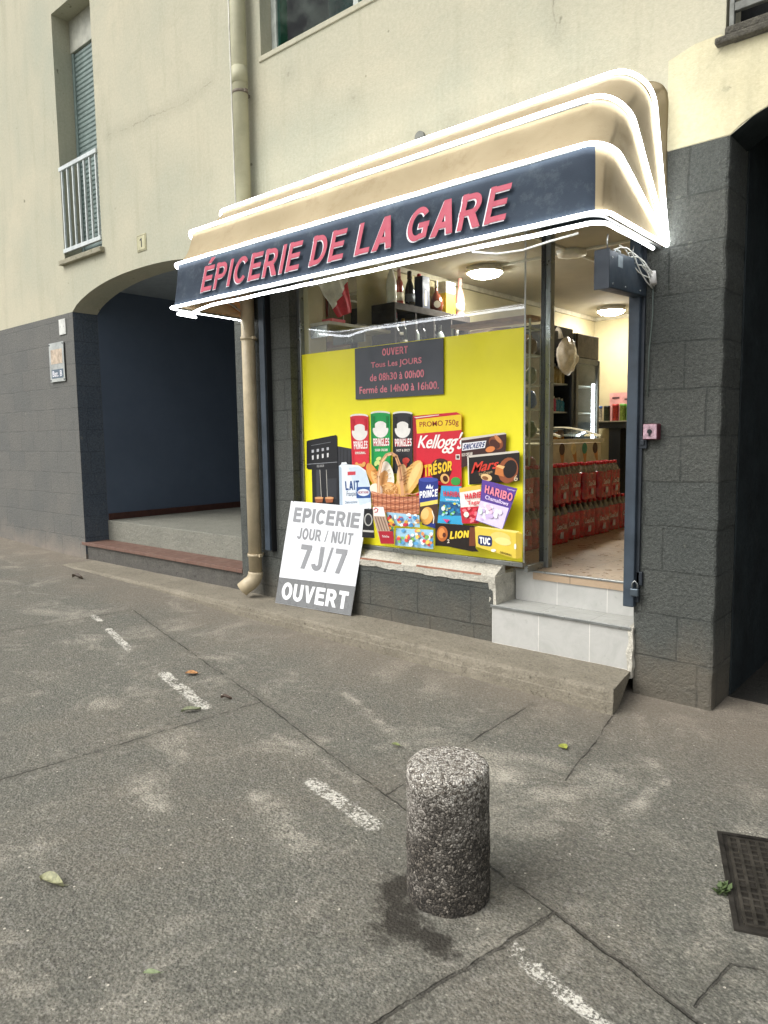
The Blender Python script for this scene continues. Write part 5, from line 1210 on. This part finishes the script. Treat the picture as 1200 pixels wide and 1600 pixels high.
# fridges against the wall
def fridge(y0, y1, zt, name, lab, lit):
    t = empty(name, (-4.2, (y0+y1)/2, .62), lab, 'fridge', 'upright drinks fridges')
    fr = STEEL_DARK if not lit else plain('grey_fridge_body', H('787a78'), .45, .2)
    b = MB(); b.box(-4.52, -3.95, y0, y0+.03, .62, zt); b.box(-4.52, -3.95, y1-.03, y1, .62, zt); b.box(-4.52, -4.49, y0+.03, y1-.03, .62, zt); b.box(-4.489, -3.95, y0+.03, y1-.03, .62, .80)
    part(b, 'cabinet', fr, t)
    b = MB(); b.box(-4.489, -3.93, y0+.03, y1-.03, zt-.27, zt); part(b, 'sign_header', BLACKM if not lit else plain('brown_header', H('4c4038'), .4, 0, .3, 12), t, bevel=.004)
    b = MB(); b.box(-3.95, -3.925, y0, y0+.055, .80, zt-.28); b.box(-3.95, -3.925, y1-.055, y1, .80, zt-.28); b.box(-3.95, -3.925, y0, y1, zt-.34, zt-.28); part(b, 'door_frame', fr, t, bevel=.003)
    if lit:
        part(MB().tube([(-3.93, y1-.15, 1.2), (-3.93, y1-.15, 2.15)], .012, 8), 'strip_light', COOL, t)
        part(MB().box(-3.946, -3.940, y0+.055, y1-.055, .8, zt-.34), 'glass_door', GLASS, t)
    else:
        part(MB().tube([(-3.905, y1-.075, 1.25), (-3.895, y1-.075, 1.3), (-3.895, y1-.075, 1.55), (-3.905, y1-.075, 1.6)], .012, 8), 'handle', BLACKM, t)
    for k in range(4):
        z = 1.15+.32*k
        part(MB().box(-4.485, -3.99, y0+.032, y1-.032, z, z+.015), 'fridge_shelf', WHITE_MET, t)
    return t
fridge(3.08, 3.74, 2.74, 'drinks_fridge', 'black upright fridge with packed shelves and a bag hung on it', False)
fridge(3.80, 4.42, 2.71, 'drinks_fridge', 'grey upright fridge with a bright strip light in its glass door', True)
shelf_items = [(2.11+.016, ['c9b98a', 'b7a06a', 'd4c9a0', '9c8a5c'], .22, 9, .026), (1.79+.016, ['5fa0b8', '3f7f9c', 'b04a6a', '86b5c0', '4a90a8'], .17, 8, .032), (1.47+.016, ['c98a3a', 'd9b26a', '9c6a2c', 'e0cfa0'], .15, 7, .036)]
nms = ['upper', 'middle', 'lower']
OR = ['first', 'second', 'third', 'fourth', 'fifth', 'sixth', 'seventh', 'eighth', 'ninth']
for si, (z, cols, h, n, r0) in enumerate(shelf_items):
    for j in range(n):
        y = 3.14+.54*(j+.5)/n; hh = h*(.85+.2*rr.random()); c = cols[rr.randrange(len(cols))]
        o = MB().lathe([(r0*.9, 0, 0), (r0, .01, 0), (r0, hh*.7, 0), (r0*.5, hh*.85, 0), (r0*.45, hh*.86, 1), (r0*.45, hh, 1)], (-4.03, y, z), 10).build('drink_bottle', [plain('drink_'+c, H(c), .25), plain('cap_pale', H('cfcabd'), .4)])
        tag(o, f'small bottle in the {nms[si]} shelf row of the black fridge, {OR[j]} from the doorway', 'bottle', 'drinks row on the %s shelf of the black fridge' % nms[si])
# crumpled bag hanging on the black fridge
def hung_bag():
    bm = bmesh.new(); bmesh.ops.create_icosphere(bm, subdivisions=4, radius=1)
    for v in bm.verts:
        t = v.co.z; w_ = 1.0-.55*max(0, t)**1.2-.12*max(0, -t)
        v.co = Vector((v.co.x*.06*w_, v.co.y*.25*w_, t*.21))
        v.co += noise.noise_vector(v.co*9)*.03+noise.noise_vector(v.co*25)*.012
    me = bpy.data.meshes.new('bag'); bm.to_mesh(me); bm.free(); me.materials.append(plain('translucent_bag', H('d9d0c0'), .3, 0, .12, 18))
    for p in me.polygons: p.use_smooth = True
    t = empty('plastic_bag', (-3.86, 3.44, 2.42), 'crumpled pale plastic bag hanging on the front of the black fridge', 'bag')
    o = bpy.data.objects.new('bag_body', me); COL.objects.link(o); o.parent = t; o.location = (0, 0, 0)
    part(MB().tube([(-3.87, 3.30, 2.60), (-3.87, 3.27, 2.68), (-3.90, 3.26, 2.70)], [.03, .018, .03], 8), 'tied_neck', me.materials[0], t)
hung_bag()
# ice-cream freezer
IF = empty('ice_cream_freezer', (-3.6, 2.4, .62), 'white chest freezer with cone pictures and a curved glass lid', 'freezer')
f_ = MB(); f_.box(-3.95, -3.22, 1.75, 2.95, .62, 1.46); part(f_, 'freezer_body', plain('freezer_white', H('cdc3a6'), .4), IF, bevel=.012)
f_ = MB()
for k in range(13):
    a0, a1 = k/13, (k+1)/13
    def crv(a): return (-3.22-.73*a, 1.475+.15*math.sin(math.pi*(.12+.6*a)))
    (xa, za), (xb, zb) = crv(a0), crv(a1)
    for y in (1.75, 2.05, 2.92): f_.quad([(xa, y, za), (xb, y, zb), (xb, y+.03, zb), (xa, y+.03, za)]); f_.quad([(xa, y+.03, za-.02), (xb, y+.03, zb-.02), (xb, y, zb-.02), (xa, y, za-.02)]); f_.quad([(xa, y, za-.02), (xb, y, zb-.02), (xb, y, zb), (xa, y, za)]); f_.quad([(xa, y+.03, za), (xb, y+.03, zb), (xb, y+.03, zb-.02), (xa, y+.03, za-.02)])
f_.box(-3.23, -3.195, 1.74, 2.96, 1.461, 1.50)
part(f_, 'lid_frame', plain('lid_cream', H('d8cfb4'), .4), IF)
f_ = MB()
for k in range(10):
    (xa, za), (xb, zb) = crv(k/10), crv((k+1)/10); f_.quad([(xa, 1.78, za-.008), (xa, 2.92, za-.008), (xb, 2.92, zb-.008), (xb, 1.78, zb-.008)])
part(f_, 'lid_glass', GLASS, IF)
for k in range(5):
    y = 1.86+k*.235; tilt = (-1)**k*.03
    c_ = MB(); c_.v = [(-3.2185, y-.055, 1.40), (-3.2185, y+.055, 1.40), (-3.2185, y+.05+tilt, 1.20)]; c_.f = [(0, 1, 2)]; c_.mi = [0]; c_.sm = [False]
    c_.tube([(-3.2185, y, 1.405), (-3.217, y, 1.405)], .055, 14, mi=1)
    part(c_, 'cone_picture', [plain('waffle_print', H('c98a4e'), .5), plain(('mint_print', 'cocoa_print', 'vanilla_print')[k % 3], H(('3f8f78', '4a2c22', 'e4d4a0')[k % 3]), .5)], IF)
# wire gondola seen through the side pane
GD = empty('display_rack', (-3.4, 1.3, .62), 'wire display rack of groceries behind the side window pane', 'display rack')
g_ = MB()
for z in (.9, 1.2, 1.5, 1.75, 1.95, 2.2, 2.42):
    g_.box(-3.9, -3.10, 1.30, 1.31, z, z+.012); g_.box(-3.9, -3.10, 1.47, 1.48, z, z+.012); g_.box(-3.115, -3.10, 1.31, 1.47, z, z+.012)
    for x in range(8): g_.box(-3.9+.1*x, -3.895+.1*x, 1.31, 1.47, z, z+.004)
part(g_, 'wire_shelf', WHITE_MET, GD)
g_ = MB(); g_.box(-3.115, -3.10, 1.29, 1.30, .62, 2.5); g_.box(-3.115, -3.10, 1.48, 1.49, .62, 2.5); g_.box(-3.9, -3.885, 1.29, 1.30, .62, 2.5); part(g_, 'upright', WHITE_MET, GD)
g_ = MB(); g_.box(-3.9, -3.10, 1.28, 1.50, 2.50, 2.53); part(g_, 'top_board', plain('pinkish_card', H('a98672'), .7), GD)
gi = 0
for z, c, cname in ((2.21, '6b5a4a', 'brown'), (1.965, '7a8a7a', 'grey'), (1.765, '3c68a8', 'blue'), (1.515, '4a6a44', 'green'), (1.215, '8a3a34', 'red')):
    for k in range(4):
        x = -3.15-.11*k; bm = bmesh.new(); bmesh.ops.create_icosphere(bm, subdivisions=2, radius=1)
        for v in bm.verts: v.co = Vector((v.co.x*.048, v.co.y*.065, v.co.z*.075)); v.co += noise.noise_vector(v.co*30+Vector((gi, 0, 0)))*.012
        me = bpy.data.meshes.new('grocery_bag'); bm.to_mesh(me); bm.free(); me.materials.append(plain('bag_'+c, H(c), .35, 0, .2, 30))
        for p in me.polygons: p.use_smooth = True
        o = bpy.data.objects.new('grocery_packet', me); COL.objects.link(o); o.location = (x, 1.39, z+.075); gi += 1
        tag(o, f'{cname} packet on the wire display rack, {OR[k]} in its row from the side pane', 'packet', f'{cname} packets on the wire rack')
# back shelf
BS = empty('back_shelf', (-3.7, 5.35, 1.7), 'dark shelf table against the back wall carrying jars', 'shelf table')
s_ = MB(); s_.box(-4.36, -2.9, 5.18, 5.54, 1.70, 1.715); part(s_, 'table_top', plain('grey_top', H('8d8574'), .4), BS, bevel=.002)
s_ = MB(); s_.box(-4.36, -2.9, 5.19, 5.54, 1.62, 1.699); part(s_, 'apron', BLACKM, BS)
for x in (-4.14, -3.82, -3.3): part(MB().box(x, x+.16, 5.2, 5.4, .62, 1.619), 'leg', BLACKM, BS)
pkb = empty('pink_carton', (-4.05, 5.42, 1.716), 'large pink carton standing behind the jars on the back shelf', 'carton')
part(MB().box(-4.21, -3.84, 5.36, 5.50, 1.716, 2.09), 'carton', plain('pink_card', H('d49a98'), .6), pkb)
t_ = MB(); t_.box(-4.17, -4.07, 5.356, 5.358, 2.01, 2.035); t_.box(-4.0, -3.93, 5.356, 5.358, 1.99, 2.01)
part(t_, 'print_marks', plain('dark_print', H('4a3038'), .5), pkb)
for k, (x, c, cc, h, lab) in enumerate(((-4.30, 'cfc8b4', '2f4a78', .20, 'white jar with blue lid, leftmost on the back shelf'), (-4.19, '2f3a2c', '1c1c1c', .20, 'dark green jar beside the white jar on the back shelf'), (-4.07, 'b03a34', 'a32f2c', .22, 'red can in front of the pink carton'), (-3.97, '8aa04a', '5f8f3c', .22, 'light green can in front of the pink carton'), (-3.88, '6f9a5a', '4f7f3c', .21, 'green can right of the light green can'), (-3.79, '4c5866', '8a8f90', .21, 'slate grey can at the right of the pink carton'), (-3.70, '7c3a3a', '402020', .12, 'low dark red tin, rightmost on the back shelf'))):
    o = MB().lathe([(.040, 0, 0), (.043, .008, 0), (.043, h*.84, 0), (.044, h*.85, 1), (.044, h, 1), (.02, h+.002, 1)], (x, 5.24, 1.716), 16).build('jar', [plain('jar_'+c, H(c), .35, 0, .3, 40), plain('lid_'+cc, H(cc), .4)])
    tag(o, lab, 'jar', 'jars on the back shelf')
# shrink-wrapped soft-drink packs
REDW = plain('red_shrink_wrap', H('a20f1b'), .2, 0, .3, 22, .8, 34, spec=.9)
PET = plain('dark_cola_in_bottle', H('4a3a2e'), .12, 0, .2, 40, spec=.8); REDCAP = plain('red_cap', H('c22a33'), .4)
PETC = plain('clear_bottle_neck', H('6f6352'), .12, 0, .3, 60, spec=.8)
def wrap_mesh():
    bm = bmesh.new(); bmesh.ops.create_cube(bm, size=1); bmesh.ops.subdivide_edges(bm, edges=bm.edges, cuts=15, use_grid_fill=True)
    W, L, Hh = .182, .268, .243
    for v in bm.verts:
        c = v.co.copy(); x, y, z = c.x*W, c.y*L, (c.z+.5)*Hh
        if abs(c.x) > .499: x -= math.copysign(.010*(1-abs(math.sin(math.pi*3*(c.y+.5)))), c.x)
        if abs(c.y) > .499: y -= math.copysign(.010*(1-abs(math.sin(math.pi*2*(c.x+.5)))), c.y)
        n_ = noise.noise_vector(Vector((x, y, z))*16)*.007+noise.noise_vector(Vector((x*3, y*3, z))*22)*.003
        if abs(c.x) > .4 and abs(c.y) > .4: x *= .96; y *= .97
        v.co = Vector((x, y, z))+n_
        if c.z < -.49: v.co.z = max(0, v.co.z)*.2
    me = bpy.data.meshes.new('film_wrap'); bm.to_mesh(me); bm.free(); me.materials.append(REDW)
    for p in me.polygons: p.use_smooth = True
    return me
WM = wrap_mesh()
PN = MB().lathe([(.043, .20, 0), (.043, .232, 0), (.036, .262, 0), (.022, .288, 0), (.0145, .300, 0), (.0145, .318, 0)], n=14).build('t', PETC).data
PC = MB().lathe([(.0175, .3085, 0), (.0175, .331, 0), (.015, .3335, 0)], n=14).build('t', REDCAP).data
for o in [o for o in bpy.data.objects if o.name.startswith('t') and o.data in (PN, PC)]: bpy.data.objects.remove(o)
tmb = MB(); 
add_text(tmb, 'Coca-Cola', (.0985, -.075, .170), (.0985, .075, .170), (.0985, .075, .125), (.0985, -.075, .125), bold=.02, shear=.3)
for yy in (-.02, .02): tmb.tube([(.098, yy*.6, .045), (.098, yy*.6+.008, .10)], [.009, .004], 6)
PT = tmb.build('t2', plain('white_script', H('d9cfc8'), .4)).data; bpy.data.objects.remove(bpy.data.objects['t2'])
def pack(x, y, z, rz, label):
    t = empty('drink_pack', (x, y, z), label, 'drink pack', 'shrink-wrapped packs of red-capped bottles stacked inside the door'); t.rotation_euler = (0, 0, rz)
    def ch(name, me, par, loc=(0, 0, 0)):
        o = bpy.data.objects.new(name, me); COL.objects.link(o); o.parent = par; o.location = loc; return o
    wpp = ch('film_wrap', WM, t); ch('lettering', PT, wpp)
    for i in (-1, 1):
        for j in (-1, 0, 1):
            b = ch('bottle', PN, t, (i*.045, j*.0885, 0)); ch('cap', PC, b)
ords = ['first', 'second', 'third', 'fourth', 'fifth', 'sixth', 'seventh', 'eighth']
for lay in range(2):
    for i in range(8 - lay):
        y = .90+i*.279+lay*.03
        pack(-2.99+.014*((i*7+lay*3) % 3-1), y, .6205+lay*.336, R(((i*5+lay*3) % 5-2)*2.6), f'red pack of bottles, {ords[i]} from the window in the {"upper" if lay else "lower"} layer')
